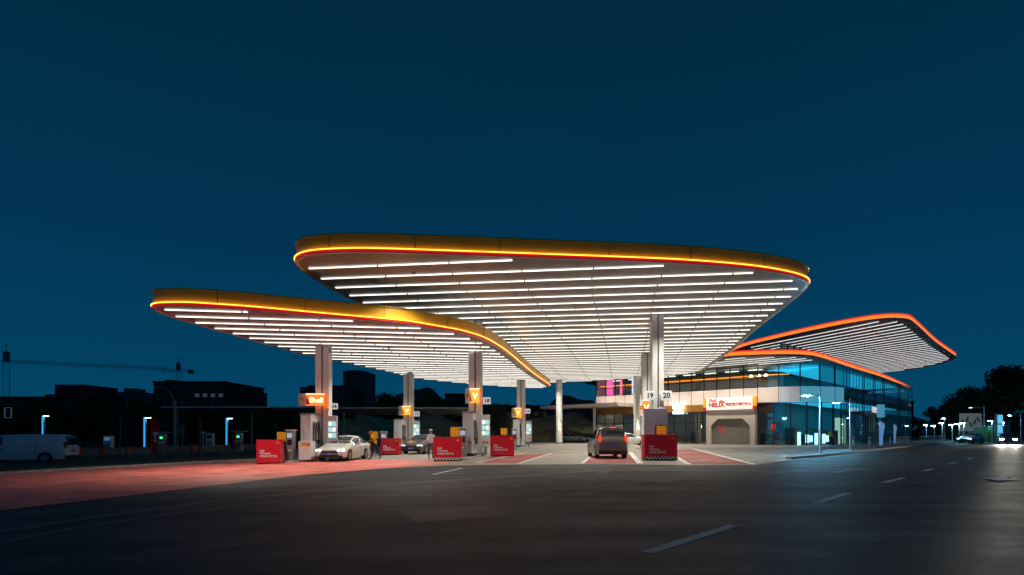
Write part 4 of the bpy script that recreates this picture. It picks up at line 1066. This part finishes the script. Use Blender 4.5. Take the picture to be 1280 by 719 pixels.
# ------------------------------------------------------------------ lamps, poles, flags
def street_lamp(x, y, h, arm, label, m=STEEL, lit=None, armdir=-1, r=.07, curved=False, base=0):
    t = thing('street_lamp', label, 'street lamp', (x, y, gz(x) + base))
    if curved:
        pts = [(0, 0, 0), (0, 0, h * .6), (armdir * arm * .08, 0, h * .8), (armdir * arm * .3, 0, h * .92), (armdir * arm * .65, 0, h * .985), (armdir * arm, 0, h)]
        MB().tube(pts, [r, r * .8, r * .7, r * .6, r * .5, r * .5]).build('pole', m, t, smooth=True)
        hx, hz_ = armdir * arm, h
    else:
        MB().cyl((0, 0, 0), (0, 0, h), r, r * .75, 12).build('pole', m, t, smooth=True)
        MB().cyl((0, 0, h - .35), (armdir * arm, 0, h - .3), r * .5, r * .45, 8).build('arm', m, t); hx, hz_ = armdir * arm, h - .3
    MB().box((hx, 0, hz_), (.55, .22, .12), bev=.03).build('lamp_head', m, t)
    if lit: MB().box((hx, -.02, hz_ - .075), (.42, .18, .03)).build('lamp_glass', lit, t)
    MB().cyl((0, 0, 0), (0, 0, .3), r * 1.6, r * 1.4, 12).build('base', m, t)
    return t
PALEP = mat('pale_pole_paint', (.62, .68, .72), .4, var=.05)
CYL = emit('cool_lamp_glass', (.30, .75, 1), 180)
street_lamp(XA(1025, 37.2), 37.2, ZA(488, 37.2), .95, 'pale lamp post with a short left arm in front of the glass corner', PALEP, emit('added_post_glow', (.20, .66, 1), 1100), base=.0)  # glow added to the post heads to throw cyan light around
street_lamp(XA(1062.5, 45), 45, ZA(498, 45), 1.1, 'pale lamp post with a short left arm, further along the kerb before the side entrance', PALEP, MATS['added_post_glow'])
street_lamp(XA(218, 72), 72, ZA(486, 72) + .9, 2.2, 'tall curved lamp post behind the red flag', GREY, curved=True, r=.12)
street_lamp(XA(508, 85), 85, ZA(490, 85), 2.4, 'distant curved lamp post left of the far canopy column', GREY, curved=True, r=.09)
street_lamp(XA(682, 95), 95, ZA(501, 95), 2.6, 'distant lamp post between the lower canopy tip and the lone round column', STEEL, curved=True, r=.09)
street_lamp(XA(1230, 92), 92, ZA(507, 92), 2.2, 'lamp post with a left arm beside the green container', PALEP, emit('far_lamp', (.6, .8, 1), 8), r=.1)
street_lamp(XA(1276, 100), 100, ZA(517, 100), 2.0, 'lit lamp post above the oncoming car at the right edge', PALEP, CYL, r=.09)
# cool white lamp posts in a row on the right
row = [(1158, 531, 110), (1168, 532, 105), (1178, 529, 96), (1190.5, 531, 92), (1199, 530, 84), (1205, 529, 80), (1240, 526, 86), (1254.5, 528, 90), (1181, 523, 118)]
for i, (px, py, y) in enumerate(row):
    x = XA(px, y); t = thing('path_lamp', 'slim lit path lamp post, %s from the left in the row beyond the building' % ('first', 'second', 'third', 'fifth', 'sixth', 'seventh', 'eighth', 'ninth', 'fourth')[i], 'path lamp', (x, y, 0), group='slim lit lamp posts on the right')
    h = ZA(py, y); MB().cyl((0, 0, 0), (0, 0, h), .07, n=10).build('post', PALEP, t)
    MB().box((-.25, 0, h + .05), (.7, .25, .12), bev=.03).build('lamp_head', PALEP, t)
    MB().box((-.25, 0, h - .03), (.55, .2, .04)).build('lamp_glass', CYL, t)
# glowing blue columns (left) and pylon (right)
BLU = emit('blue_tube', (.03, .32, .95), 1.3)
for px, py0, y, lb in ((54, 519, 62, 'blue-lit light column rising behind the van'), (181, 521, 58, 'blue-lit light column left of the red flag'), (283.5, 522, 62, 'blue-lit light column between the white cabinet and the right charging point')):
    x = XA(px, y); h = ZA(py0, y) - gz(x); t = thing('light_column', lb, 'light column', (x, y, gz(x)), group='blue-lit light columns by the charging bays')
    MB().box((0, 0, h / 2), (.28, .22, h), bev=.02).build('post', GREY, t)
    MB().box((.03, -.12, h * .52), (.14, .03, h * .92)).build('light_face', BLU, t)
    MB().box((.35, -.05, h - .05), (.6, .2, .1)).build('lamp_head', GREY, t)
    MB().box((.35, -.05, h - .12), (.5, .16, .04)).build('lamp_glass', emit('greenish_lamp', (.6, 1, .8), 14), t)
t = thing('light_pylon', 'tall cyan glowing pylon left of the oncoming car', 'light pylon', (XA(1248.5, 78), 78, 0))
h = ZA(517, 78); MB().box((0, 0, h / 2), (.9, .4, h), bev=.04).build('casing', GREY, t)
for i in range(3): MB().box((0, -.21, h * (.17 + .32 * i)), (.7, .03, h * .28)).build('lit_face', emit('cyan_face', (.12, .6, .9), .9), t)
# charging points
def charger():
    t = thing('charging_point', '', 'charging point', group='charging points with green screens')
    MB().box((0, 0, .9), (.62, .45, 1.8), bev=.03).build('cabinet', WHITE, t)
    MB().box((0, -.235, .48), (.46, .02, .75)).build('lower_panel', mat('ochre_panel', (.42, .24, .05), .5), t)
    MB().box((0, -.235, 1.35), (.42, .02, .5)).build('screen_bezel', BLACKP, t)
    MB().box((0, -.25, 1.42), (.26, .02, .2)).build('green_screen', emit('green_screen', (.05, 1, .3), 1.6), t)
    MB().box((0, 0, 1.95), (1.5, .6, .07), bev=.02).build('rain_hood', WHITE, t)
    MB().box((0, 0, 1.85), (.1, .1, .15)).build('hood_post', GREY, t)
    for s in (-1, 1):
        MB().tube([(s*.32, -.1, 1.3), (s*.6, -.15, .9), (s*.7, -.15, .35), (s*.5, -.15, .2), (s*.36, -.15, .7)], .03, 6).build('cable', BLACKP, t, smooth=True)
        MB().box((s * .45, -.15, .85), (.16, .2, .4), bev=.03).build('connector', REDBOX, t)
    return t
place('chg', charger, XA(203.5, 55), 55, 0, 'charging point with a green screen right of the red flag', .1)
place('chg', charger, XA(299, 56), 56, 0, 'charging point with a green screen near the leftmost red box', .1)
def flag(x, y, h, w, m, label, txt=None, base=.1, tm=WTXT):
    t = thing('feather_flag', label, 'feather flag', (x, y, gz(x) + base), group='feather flags')
    pts = []
    for i in range(13):
        a = i / 12; z = .25 + a * (h - .35); pts.append((w * (.95 - .35 * (1 - a)) if a < .75 else w * .95 * math.sqrt(max(0, 1 - ((a - .75) / .25)**2)) * .98 + .02, z))
    vs = [(0, 0, .25)] + [(px_, .04 * math.sin(z * 2.2), z) for px_, z in pts] + [(0, 0, h)]
    vs2 = [(v_[0], v_[1] + .012, v_[2]) for v_ in vs]; n = len(vs)
    MB().add(vs + vs2, [tuple(range(n)), tuple(range(2*n - 1, n - 1, -1))] + [(i, (i + 1) % n, n + (i + 1) % n, n + i) for i in range(n)]).build('banner', m, t)
    MB().tube([(-.015, .006, 0), (-.015, .006, h * .9), (.03, .006, h + .03), (w * .35, .006, h + .05)], .018, 6).build('pole', GREY, t)
    MB().cyl((0, 0, 0), (0, 0, .08), .28, .24, 16).build('base', DARK, t)
    if txt: text('lettering', txt, w * .42, tm, t, (w * .48, -.06, h * .45), sx=.9, bold=.005)
    return t
fg = flag(XA(185.5, 40), 40.3, 2.95, .68, mat('red_flag_cloth', (.62, .01, .02), .7), 'tall red feather flag with a white panel on the left verge', '充\n电')
MB().box((.36, -.055, 1.72), (.34, .02, .24)).build('white_panel', WTXT, fg)
flag(XA(1099, 50), 50, 2.5, .5, emit('cyan_banner', (.25, .5, .9), .35), 'pale blue feather flag by the kerb at the end of the glass side', None, .14)
flag(XA(1117, 62), 62, 2.4, .36, MATS['cyan_banner'], 'small blue feather flag beyond the glass side, farther off', None, .14)
t = thing('post_sign', 'blue sign panel on a post above the pale blue flag', 'sign', (XA(1101, 66), 66, .13))
MB().box((0, 0, 3.9), (.85, .1, 1.5), bev=.01).build('sign_face', emit('blue_sign', (.12, .5, .75), .45), t); MB().cyl((0, .07, 0), (0, .07, 4.2), .05).build('post', GREY, t)

# ------------------------------------------------------------------ left verge things
def low_wall():
    t = thing('low_wall', 'long low pale concrete wall behind the left verge', 'wall')
    pts = [G(-70, 577.5), G(96, 571.8), G(200, 568.5), G(330, 563.8)]
    mb = MB(); nseg = 0
    for a, b in zip(pts, pts[1:]):
        L = math.hypot(b[0]-a[0], b[1]-a[1]); n = int(L / 2.2); an = math.atan2(b[1]-a[1], b[0]-a[0])
        for i in range(n):
            c = (i + .5) / n; x, y = a[0] + (b[0]-a[0])*c, a[1] + (b[1]-a[1])*c
            mb.box((x, y, gz(x) + .42), (L / n - .03, .3, .62), an, bev=.02)
    mb.build('wall_blocks', mat('pale_concrete', (.28, .25, .21), .8, var=.3, scale=1.2, bump=.3), t)
low_wall()
def shelter(px0, px1, y, pyt, label):  # shelter made up to stand for the pale streak of a moving bus
    x0, x1 = XA(px0, y), XA(px1, y); zt = ZA(pyt, y); L = x1 - x0
    t = thing('added_shelter', label, 'shelter', (x0, y, 0)); mb = MB()
    n = int(L / 3); 
    vs = []
    for i in range(n * 4 + 1):
        x = L * i / (n * 4); sag = .35 * abs(math.sin(i * math.pi / 4))
        vs += [(x, 0, zt - .02), (x, 3, zt - .25 - sag), (x, 6, zt - .5 - sag), (x, 8, zt - .6)]
    mb.add(vs, [(i*4+k, i*4+k+1, i*4+k+5, i*4+k+4) for i in range(n * 4) for k in range(3)]); mb.build('roof_membrane', mat('shelter_membrane', (.42, .40, .36), .7, var=.3, scale=.6), t, smooth=True)
    MB().box((L / 2, -.05, zt), (L, .12, .14)).build('added_front_edge', mat('streak_pale_edge', (.8, .8, .76), .5), t)
    for i in range(0, n + 1, 3):
        MB().cyl((L * i / n, 3.5, -.8), (L * i / n, 3.5, zt - .2), .09, n=8).build('post', GREY, t)
        MB().cyl((L * i / n, .2, zt - .12), (L * i / n, 7.8, zt - .65), .06, n=6).build('rafter', GREY, t)
shelter(202, 396, 72, 509, 'made-up low shelter, its pale front edge the streak of a moving bus, behind the charging points')
shelter(420, 585, 74, 510, 'made-up low shelter, its pale edge the streak of a moving bus, behind the dark sedan')
def post_simple(px, py0, y, label, r=.06, m=GREY, name='pole', cat='pole', base=0):
    x = XA(px, y); h = ZA(py0, y) - gz(x) - base
    t = thing(name, label, cat, (x, y, gz(x) + base)); MB().cyl((0, 0, 0), (0, 0, h), r, r * .8, 10).build('shaft', m, t); MB().cyl((0, 0, 0), (0, 0, .2), r * 1.6, r * 1.5, 10).build('base', m, t); return t, h
post_simple(250, 520, 47, 'thick dark pole standing in front of the low wall', .11, mat('dark_pole', (.06, .055, .06), .5), base=.1)
post_simple(150, 517, 50, 'thin dark pole left of the red flag', .08, MATS['dark_pole'])
post_simple(158, 488, 90, 'tall grey mast left of the big dark block', .2, MATS['dark_pole'], 'mast', 'mast')
t, h = post_simple(219.5, 500, 66, 'plain pole beside the curved lamp post', .09)
t, h = post_simple(228, 545, 56, 'pole of the patterned road sign', .04)
t['label'] = 'road sign with three arrow bars on a thin pole'; t['category'] = 'road sign'; t.name = 'road_sign'
MB().box((0, -.04, h + .55), (.55, .03, 1.1), bev=.01).build('sign_face', mat('sign_grey', (.12, .12, .12), .5), t)
mb = MB()
for i in range(4):
    for s in (-1, 1): mb.box((s * .11, -.062, h + .2 + i * .25), (.2, .01, .07), M=Matrix.Rotation(s * R(35), 4, 'Y'))
mb.build('sign_chevrons', mat('sign_pale_paint', (.5, .48, .38), .5), t)
x = XA(263, 57); t = thing('white_cabinet', 'white electrical cabinet behind the low wall, left of the right blue column', 'cabinet', (x, 57, gz(x)))
MB().box((0, 0, .95), (.68, .5, 1.9), bev=.03).build('body', WHITE, t); MB().box((0, -.255, 1.55), (.5, .02, .3)).build('screen', BLACKP, t); MB().box((0, -.255, .7), (.5, .02, .8)).build('door', GREY, t)
x = XA(136, 57); t = thing('white_cabinet', 'white electrical cabinet behind the low wall, left of the thin dark pole', 'cabinet', (x, 57, gz(x)))
MB().box((0, 0, .9), (.8, .5, 1.8), bev=.03).build('body', WHITE, t); MB().box((0, -.255, 1.5), (.6, .02, .35)).build('screen', emit('blue_dim', (.2, .4, .6), .25), t); MB().box((0, -.255, .6), (.6, .02, .8)).build('door', GREY, t)
x = XA(254, 55); t = thing('camera_post', 'small grey post with a camera head left of the white cabinet', 'camera post', (x, 55, gz(x)))
MB().cyl((0, 0, 0), (0, 0, 1.9), .05).build('post', STEEL, t); MB().box((0, -.1, 1.95), (.3, .45, .2), bev=.03).build('camera_head', WHITE, t)
for px, lb in ((241, 'small orange-red bin behind the low wall, right of the road sign'), (101, 'orange-red bin right of the rear of the van'), (129, 'narrow orange-red bin left of the white cabinet'), (160, 'orange-red bin right of the thin dark pole')):
    x = XA(px, 46); y = 46 if px < 200 else 52
    x = XA(px, y); t = thing('litter_bin', lb, 'bin', (x, y, gz(x) + .1), group='orange-red bins behind the low wall')
    MB().cyl((0, 0, 0), (0, 0, .75), .2, .24, 14).build('bin_body', mat('orange_red_plastic', (.6, .13, .06), .5), t); MB().cyl((0, 0, .75), (0, 0, .86), .27, .15, 14).build('lid', DARK, t)
x = XA(10, 72); t = thing('lit_window_frame', 'small pale outlined sign panel glowing in the dark above the van', 'sign', (x, 72, ZA(516, 72)))
mb = MB()
for a_, b_ in (((-.42, 0), (.05, 1.3)), ((.42, 0), (.05, 1.3)), ((0, .63), (.8, .05)), ((0, -.63), (.8, .05))): mb.box((a_[0], 0, a_[1]), (b_[0], .08, b_[1]))
mb.build('light_outline', emit('pale_outline', (.5, .7, .75), .08), t); MB().box((0, .06, 0), (.86, .04, 1.3)).build('panel', DARK, t); MB().cyl((0, .12, -ZA(516, 72) + gz(x)), (0, .12, .4), .06).build('post', DARK, t)

# ------------------------------------------------------------------ right side things
# bollards before the side entrance
proto = None
for i in range(12):
    s = arcE + 1.0 + i * 1.25; p = tuple(BU * c for c in fp(s / BU + .3, -4.2))
    lb = 'white bollard, %s from the near end of the row before the side entrance' % ('first', 'second', 'third', 'fourth', 'fifth', 'sixth', 'seventh', 'eighth', 'ninth', 'tenth', 'eleventh', 'twelfth')[i]
    if proto is None:
        proto = thing('bollard', lb, 'bollard', (p[0], p[1], .13), group='white bollards along the footpath')
        MB().cyl((0, 0, 0), (0, 0, .9), .09, n=14).build('shaft', WHITE, proto, smooth=True); MB().cyl((0, 0, .62), (0, 0, .74), .095, n=14).build('red_band', REDBOX, proto); MB().cyl((0, 0, .9), (0, 0, .95), .09, .04, 14).build('cap', GREY, proto)
    else: dup(proto, (p[0], p[1], .13), 0, lb)
# metal fence with red lights farther on
t = thing('barrier_fence', 'low dark railing along the far kerb beyond the bollards', 'fence')
q0, q1 = Vector((48, 67)), Vector((64, 84)); mb = MB(); an = math.atan2(q1.y-q0.y, q1.x-q0.x); L = (q1 - q0).length
for zz in (.4, .9): mb.box(((q0.x+q1.x)/2, (q0.y+q1.y)/2, .13 + zz), (L, .06, .06), an)
mb.build('rails', GREY, t)
mb = MB()
for i in range(30):
    c = q0 + (q1 - q0) * i / 29; MB().box((c.x, c.y, .13 + .48), (.05, .05, .96), an).build('baluster', GREY, t)
# billboard
y = 98; x = XA(1213, y); t = thing('billboard', 'pale roadside billboard painted with green leaves on the right', 'billboard', (x, y, 0), R(-8))
zc = ZA(528, y); MB().box((0, 0, zc), (3.4, .2, 3.1), bev=.02).build('panel', emit('billboard_panel', (.5, .55, .5), .10), t)
MATS['billboard_panel'].node_tree.nodes['Principled BSDF'].inputs['Base Color'].default_value = (.6, .6, .55, 1)
mb = MB()
for k in range(5):
    cx = -1.2 + k * .6; cz = zc + .5 * math.sin(k * 2.1); a = R(25 * (-1)**k)
    pts = [(0, -.6), (.18, -.1), (.14, .35), (0, .7), (-.14, .35), (-.18, -.1)]
    mb.add([(cx + p[0]*math.cos(a) - p[1]*math.sin(a), -.106, cz + p[0]*math.sin(a) + p[1]*math.cos(a)) for p in pts], [tuple(range(6))])
mb.build('painted_leaves', mat('leaf_print', (.03, .28, .08), .6), t)
for s in (-1.2, 1.2): MB().cyl((s, .2, 0), (s, .2, zc), .09).build('post', GREY, t)
# green container
y = 88; x = XA(1237, y); t = thing('green_container', 'dark green container between the lamp post and the cyan pylon', 'container', (x, y, 0), R(-10))
MB().box((0, 0, 1.25), (2.5, 3.5, 2.4), bev=.03).build('body', mat('green_enamel', (.02, .22, .05), .5, var=.3), t)
mb = MB()
for i in range(9): mb.box((-1.1 + i * .275, -1.76, 1.25), (.06, .04, 2.2))
mb.build('ribs', mat('green_rib', (.015, .16, .04), .5), t); MB().box((0, 0, 2.49), (2.6, 3.6, .08)).build('roof', GREY, t)
y = 96; x = XA(1262, y); t = thing('site_hut', 'pale blue hut behind the oncoming car on the right', 'hut', (x + 1.5, y + 6, 0), R(-10))
MB().box((0, 0, 1.7), (5, 3, 3.4), bev=.03).build('walls', mat('hut_blue', (.2, .3, .35), .6), t); MB().box((0, 0, 3.5), (5.4, 3.4, .16)).build('roof', GREY, t); MB().box((-1, -1.52, 1.8), (1.2, .04, 1.0)).build('window', emit('hut_window', (.4, .8, 1), .8), t); MB().box((1.2, -1.52, 1.05), (.9, .04, 2.1)).build('door', WHITE, t)
# cars on the right
car('silver car parked under the billboard with bluish sheen', (XA(1214, 80), 80), R(-60), SCAR, lights=4, tail=.3, cat='car')
oc = car('oncoming car at the far right with dazzling headlights', (XA(1276, 72), 74), R(-38), DCAR, lights=90, tail=0.01, name='oncoming_car')
for s in (-1, 1):
    ld = bpy.data.lights.new('headlight_beam', 'SPOT'); ld.energy = 7000; ld.color = (1, .93, .8); ld.spot_size = R(46); ld.spot_blend = .9; ld.shadow_soft_size = .08
    lo = bpy.data.objects.new('headlight_beam', ld); COL.objects.link(lo); lo.parent = oc; lo.location = (s * .62, -2.42, .72); lo.rotation_euler = (R(86), 0, R(180))
# ------------------------------------------------------------------ far buildings
def block(label, px0, px1, pytop, y, depth, m, wins=None, steps=(), base=0, name='dark_building', cat='building'):
    x0, x1 = XA(px0, y), XA(px1, y); w = x1 - x0; h = ZA(pytop, y)
    t = thing(name, label, cat, ((x0 + x1) / 2, y + depth / 2, gz(x0)), group='dark buildings on the skyline')
    MB().box((0, 0, h / 2), (w, depth, h)).build('walls', m, t)
    MB().box((0, 0, h + .25), (w + .6, depth + .6, .5)).build('parapet', m, t)
    for (a, b, hh) in steps: MB().box((-w / 2 + w * (a + b) / 2, 0, h + .5 + hh / 2), (w * (b - a), depth * .6, hh)).build('roof_house', m, t)
    if wins:
        nx, nz, lit = wins
        for i in range(nx):
            for j_ in range(nz):
                if i * nz + j_ >= 90: break
                cx = -w / 2 + w * (i + .5) / nx; cz = h * (j_ + .6) / (nz + .2)
                on = lit and (i, j_) in lit
                MB().box((cx, -depth / 2 - .02, cz), (w / nx * .55, .06, h / nz * .42)).build('window', emit('far_window_lit', (.5, .7, .8), .045) if on else mat('far_window_glass', (.02, .025, .03), .15), t)
    return t
B1 = mat('dark_facade', (.035, .032, .03), .85, var=.2, scale=.3); B2 = mat('grey_facade', (.07, .075, .08), .8, var=.2, scale=.3); B3 = mat('brown_facade', (.05, .042, .036), .85, var=.2, scale=.3)
block('broad dark unfinished block under the small crane, a few pale windows near its top', 192, 281, 475, 190, 30, B1, (9, 7, {(5, 5), (6, 5), (7, 5), (8, 5)}), ((.0, .12, 1.),))
block('long low dark block at the left edge with a stepped roof', -40, 118, 494, 170, 25, B1, (12, 4, None), ((.58, .82, 4.0), (.82, .9, 1.6), (.5, .58, 1.)))
block('small dark block between the mast and the big block', 146, 176, 489, 260, 15, B2, (4, 6, None), ((.1, .5, 2),))
block('slim far grey tower right of the big dark block', 303, 321, 489, 420, 18, B2, (3, 9, None), ((.2, .8, 2),))
block('grey block left of the stepped tower, behind the leftmost column', 375, 434, 483, 330, 25, B2, (7, 7, None), ((.0, .2, 0.5), (.1, .9, 1.5),))
block('stepped grey tower behind the leftmost column, tallest in the middle distance', 429, 457, 463, 345, 25, B2, (4, 9, None), ((.1, .7, 1.0),))
block('low brown block seen under the lower canopy', 556, 600, 492, 260, 20, B3, (6, 5, None))
block('long low dark shed behind the forecourt, right half', 590, 740, 508, 150, 12, mat('blue_grey_facade', (.06, .075, .09), .8, var=.3, scale=.3), (14, 2, None))
block('small dark block beneath the tip of the lower wing roof', 1112, 1142, 503, 230, 15, B1, (5, 4, {(1, 1)}))
# cranes
def lattice(mb, a, b, w, n):
    a, b = Vector(a), Vector(b); d = (b - a); u = d.orthogonal().normalized() * w / 2; v_ = d.normalized().cross(u)
    cs = [u + v_, u - v_, -u - v_, -u + v_]
    for c in cs: mb.cyl(a + c, b + c, .06, n=5)
    for i in range(n):
        p, q = a + d * i / n, a + d * (i + 1) / n
        for k in range(4): mb.cyl(p + cs[k], q + cs[(k + 1) % 4], .045, n=4)
CRM = mat('crane_steel', (.16, .15, .13), .6)
def crane(x, y, h, jl, jr, label, tilt=0., w=2.):
    t = thing('tower_crane', label, 'tower crane', (x, y, -.9), group='tower cranes on the skyline')
    mb = MB(); lattice(mb, (0, 0, 0), (0, 0, h), w, int(h / 2.2)); mb.build('mast', CRM, t)
    mb = MB(); lattice(mb, (-jl, 0, h + tilt * jl), (jr, 0, h - tilt * jr), w * .55, int((jl + jr) / 2.5)); mb.build('jib', CRM, t)
    MB().box((0, 0, h + w), (w * .8, w * .8, w * 2)).build('cab', CRM, t)
    MB().cyl((0, 0, h + w), (0, 0, h + 3.6 * w), .3, .1, 6).build('apex', CRM, t)
    mb = MB()
    for e_ in (-jl * .8, jr * .8): mb.cyl((0, 0, h + 3.5 * w), (e_, 0, h - tilt * e_ + w * .4), .06, n=4)
    mb.build('stay_cable', CRM, t)
    s_ = 1 if jl > jr else -1
    MB().box((s_ * min(jl, jr) * .85, 0, h - 1.0), (3, 1.5, 2.2)).build('counterweight', CRM, t)
    return t
y = 300; crane(XA(8, y), y, ZA(452, y) + .9, 8, 84, 'tall tower crane at the left edge with a jib stretching right', .045, 2.6)
y = 340; crane(XA(223, y), y, ZA(463, y) + .9, 10, 9, 'small tower crane above the broad dark block', 0, 2.2)
# ------------------------------------------------------------------ trees
LEAF = mat('tree_leaves', (.075, .085, .04), .8, var=.45, scale=.8); BARK = mat('bark', (.06, .045, .035), .9, bump=.4)
def tree_meshes(seed, h, rad, nleaf, ls, low=.25):
    rnd = random.Random(seed); tb = MB(); lb = MB()
    tb.tube([(0, 0, 0), (.05, 0, h * .2), (-.05, .05, h * .4), (.05, 0, h * .75)], [h * .022, h * .018, h * .013, h * .005], 8)
    clumps = []
    for i in range(26):
        z = h * rnd.uniform(low, .97); r = rad * math.sin(min(1, max(.12, (1.02 - z / h) / (1 - low) + .08)) * 1.9) * rnd.uniform(.3, 1.05); a = rnd.uniform(0, 6.283)
        c = Vector((math.cos(a) * r, math.sin(a) * r, z)); clumps.append((c, rad * rnd.uniform(.2, .42)))
        tb.tube([(0, 0, max(h * .18, z - r * .8)), tuple(c * .6 + Vector((0, 0, z * .32))), tuple(c)], [h * .008, h * .005, h * .002], 5)
    for i in range(nleaf):
        c, r = rnd.choice(clumps); d = Vector((rnd.gauss(0, 1), rnd.gauss(0, 1), rnd.gauss(0, .8))).normalized() * r * rnd.uniform(.35, 1.08) ** .6
        p = c + d; n_ = Vector((rnd.gauss(0, 1), rnd.gauss(0, 1), rnd.gauss(0, 1))).normalized(); u = n_.orthogonal().normalized(); w = n_.cross(u); s = ls * rnd.uniform(.5, 1.3)
        lb.add([p - u * s, p + w * s * .5, p + u * s, p - w * s * .5], [(0, 1, 2, 3)])
    return tb.mesh('trunk', BARK), lb.mesh('crown', LEAF)
TM = [tree_meshes(1, 9, 4.0, 5200, .30, .15), tree_meshes(2, 11, 4.6, 5600, .34, .2), tree_meshes(5, 8, 4.4, 5200, .30, .1)]
def tree(x, y, k, sc, rz, label, grp, sz=1.):
    t = thing('tree', label, 'tree', (x, y, gz(x)), rz, group=grp); t.scale = (sc, sc, sc * sz)
    link('trunk', TM[k][0], t); link('crown', TM[k][1], t); return t
GL = 'dark trees behind the left verge and the forecourt'
tl = [(12, 120, 0, 1.05, 'dark tree at the left edge above the van'), (45, 112, 1, .8, 'dark tree behind the van roof'), (78, 105, 2, .98, 'dark tree right of the left low block centre'), (104, 98, 1, .85, 'tall dark tree right of the van'), (128, 106, 0, 1.05, 'dark tree behind the left white cabinet'),
      (152, 92, 2, .85, 'dark tree behind the thin dark pole'), (180, 100, 0, .93, 'dark tree left of the big block and behind the red flag'), (205, 90, 1, .55, 'low dark tree behind the left charging point'), (232, 85, 2, .72, 'dark tree behind the road sign'), (258, 80, 0, .66, 'dark tree behind the camera post'),
      (285, 88, 2, .75, 'dark tree behind the right blue column'), (312, 84, 0, .62, 'dark tree behind the right charging point'), (338, 92, 2, .7, 'dark tree above the leftmost red box'), (364, 86, 1, .52, 'dark tree behind the grey payment terminal'),
      (432, 95, 0, .62, 'dark bush-like tree behind the white sedan roof'), (456, 102, 2, .72, 'dark tree left of the far column'), (484, 110, 1, .85, 'dark tree under the lower canopy, left of the small amber sign'), (536, 104, 0, .9, 'dark tree under the lower canopy behind the dark sedan'),
      (562, 98, 2, .74, 'dark tree behind the middle yellow box'), (622, 90, 1, .55, 'dark tree behind the plate 18'), (638, 106, 0, .75, 'dark tree behind the far yellow box'), (672, 112, 2, .6, 'dark tree right of the far column'), (724, 120, 0, .55, 'dark low tree right of the lone round column'), (540, 130, 1, .95, 'taller dark tree farther off under the lower canopy')]
for px, y, k, sc, lb in tl: tree(XA(px, y), y, k, sc, random.uniform(0, 6), lb, GL, .95)
GR = 'dark trees on the right behind the billboard'
for px, y, k, sc, lb in ((1190, 135, 2, 1.0, 'leftmost dark tree of the right group'), (1208, 124, 1, .98, 'dark tree just behind the billboard'), (1228, 132, 0, 1.15, 'dark tree behind the lamp post and green container'), (1262, 118, 1, 1.32, 'tallest dark tree at the right edge'), (1286, 110, 2, 1.4, 'dark tree cut by the right edge of the picture'), (1168, 165, 0, .95, 'low distant dark tree left of the right group'), (1140, 180, 2, .8, 'low distant dark tree below the lower wing tip'), (1246, 140, 0, 1.3, 'dark tree between the pylon and the tallest tree')):
    tree(XA(px, y), y, k, sc, random.uniform(0, 6), lb, GR)
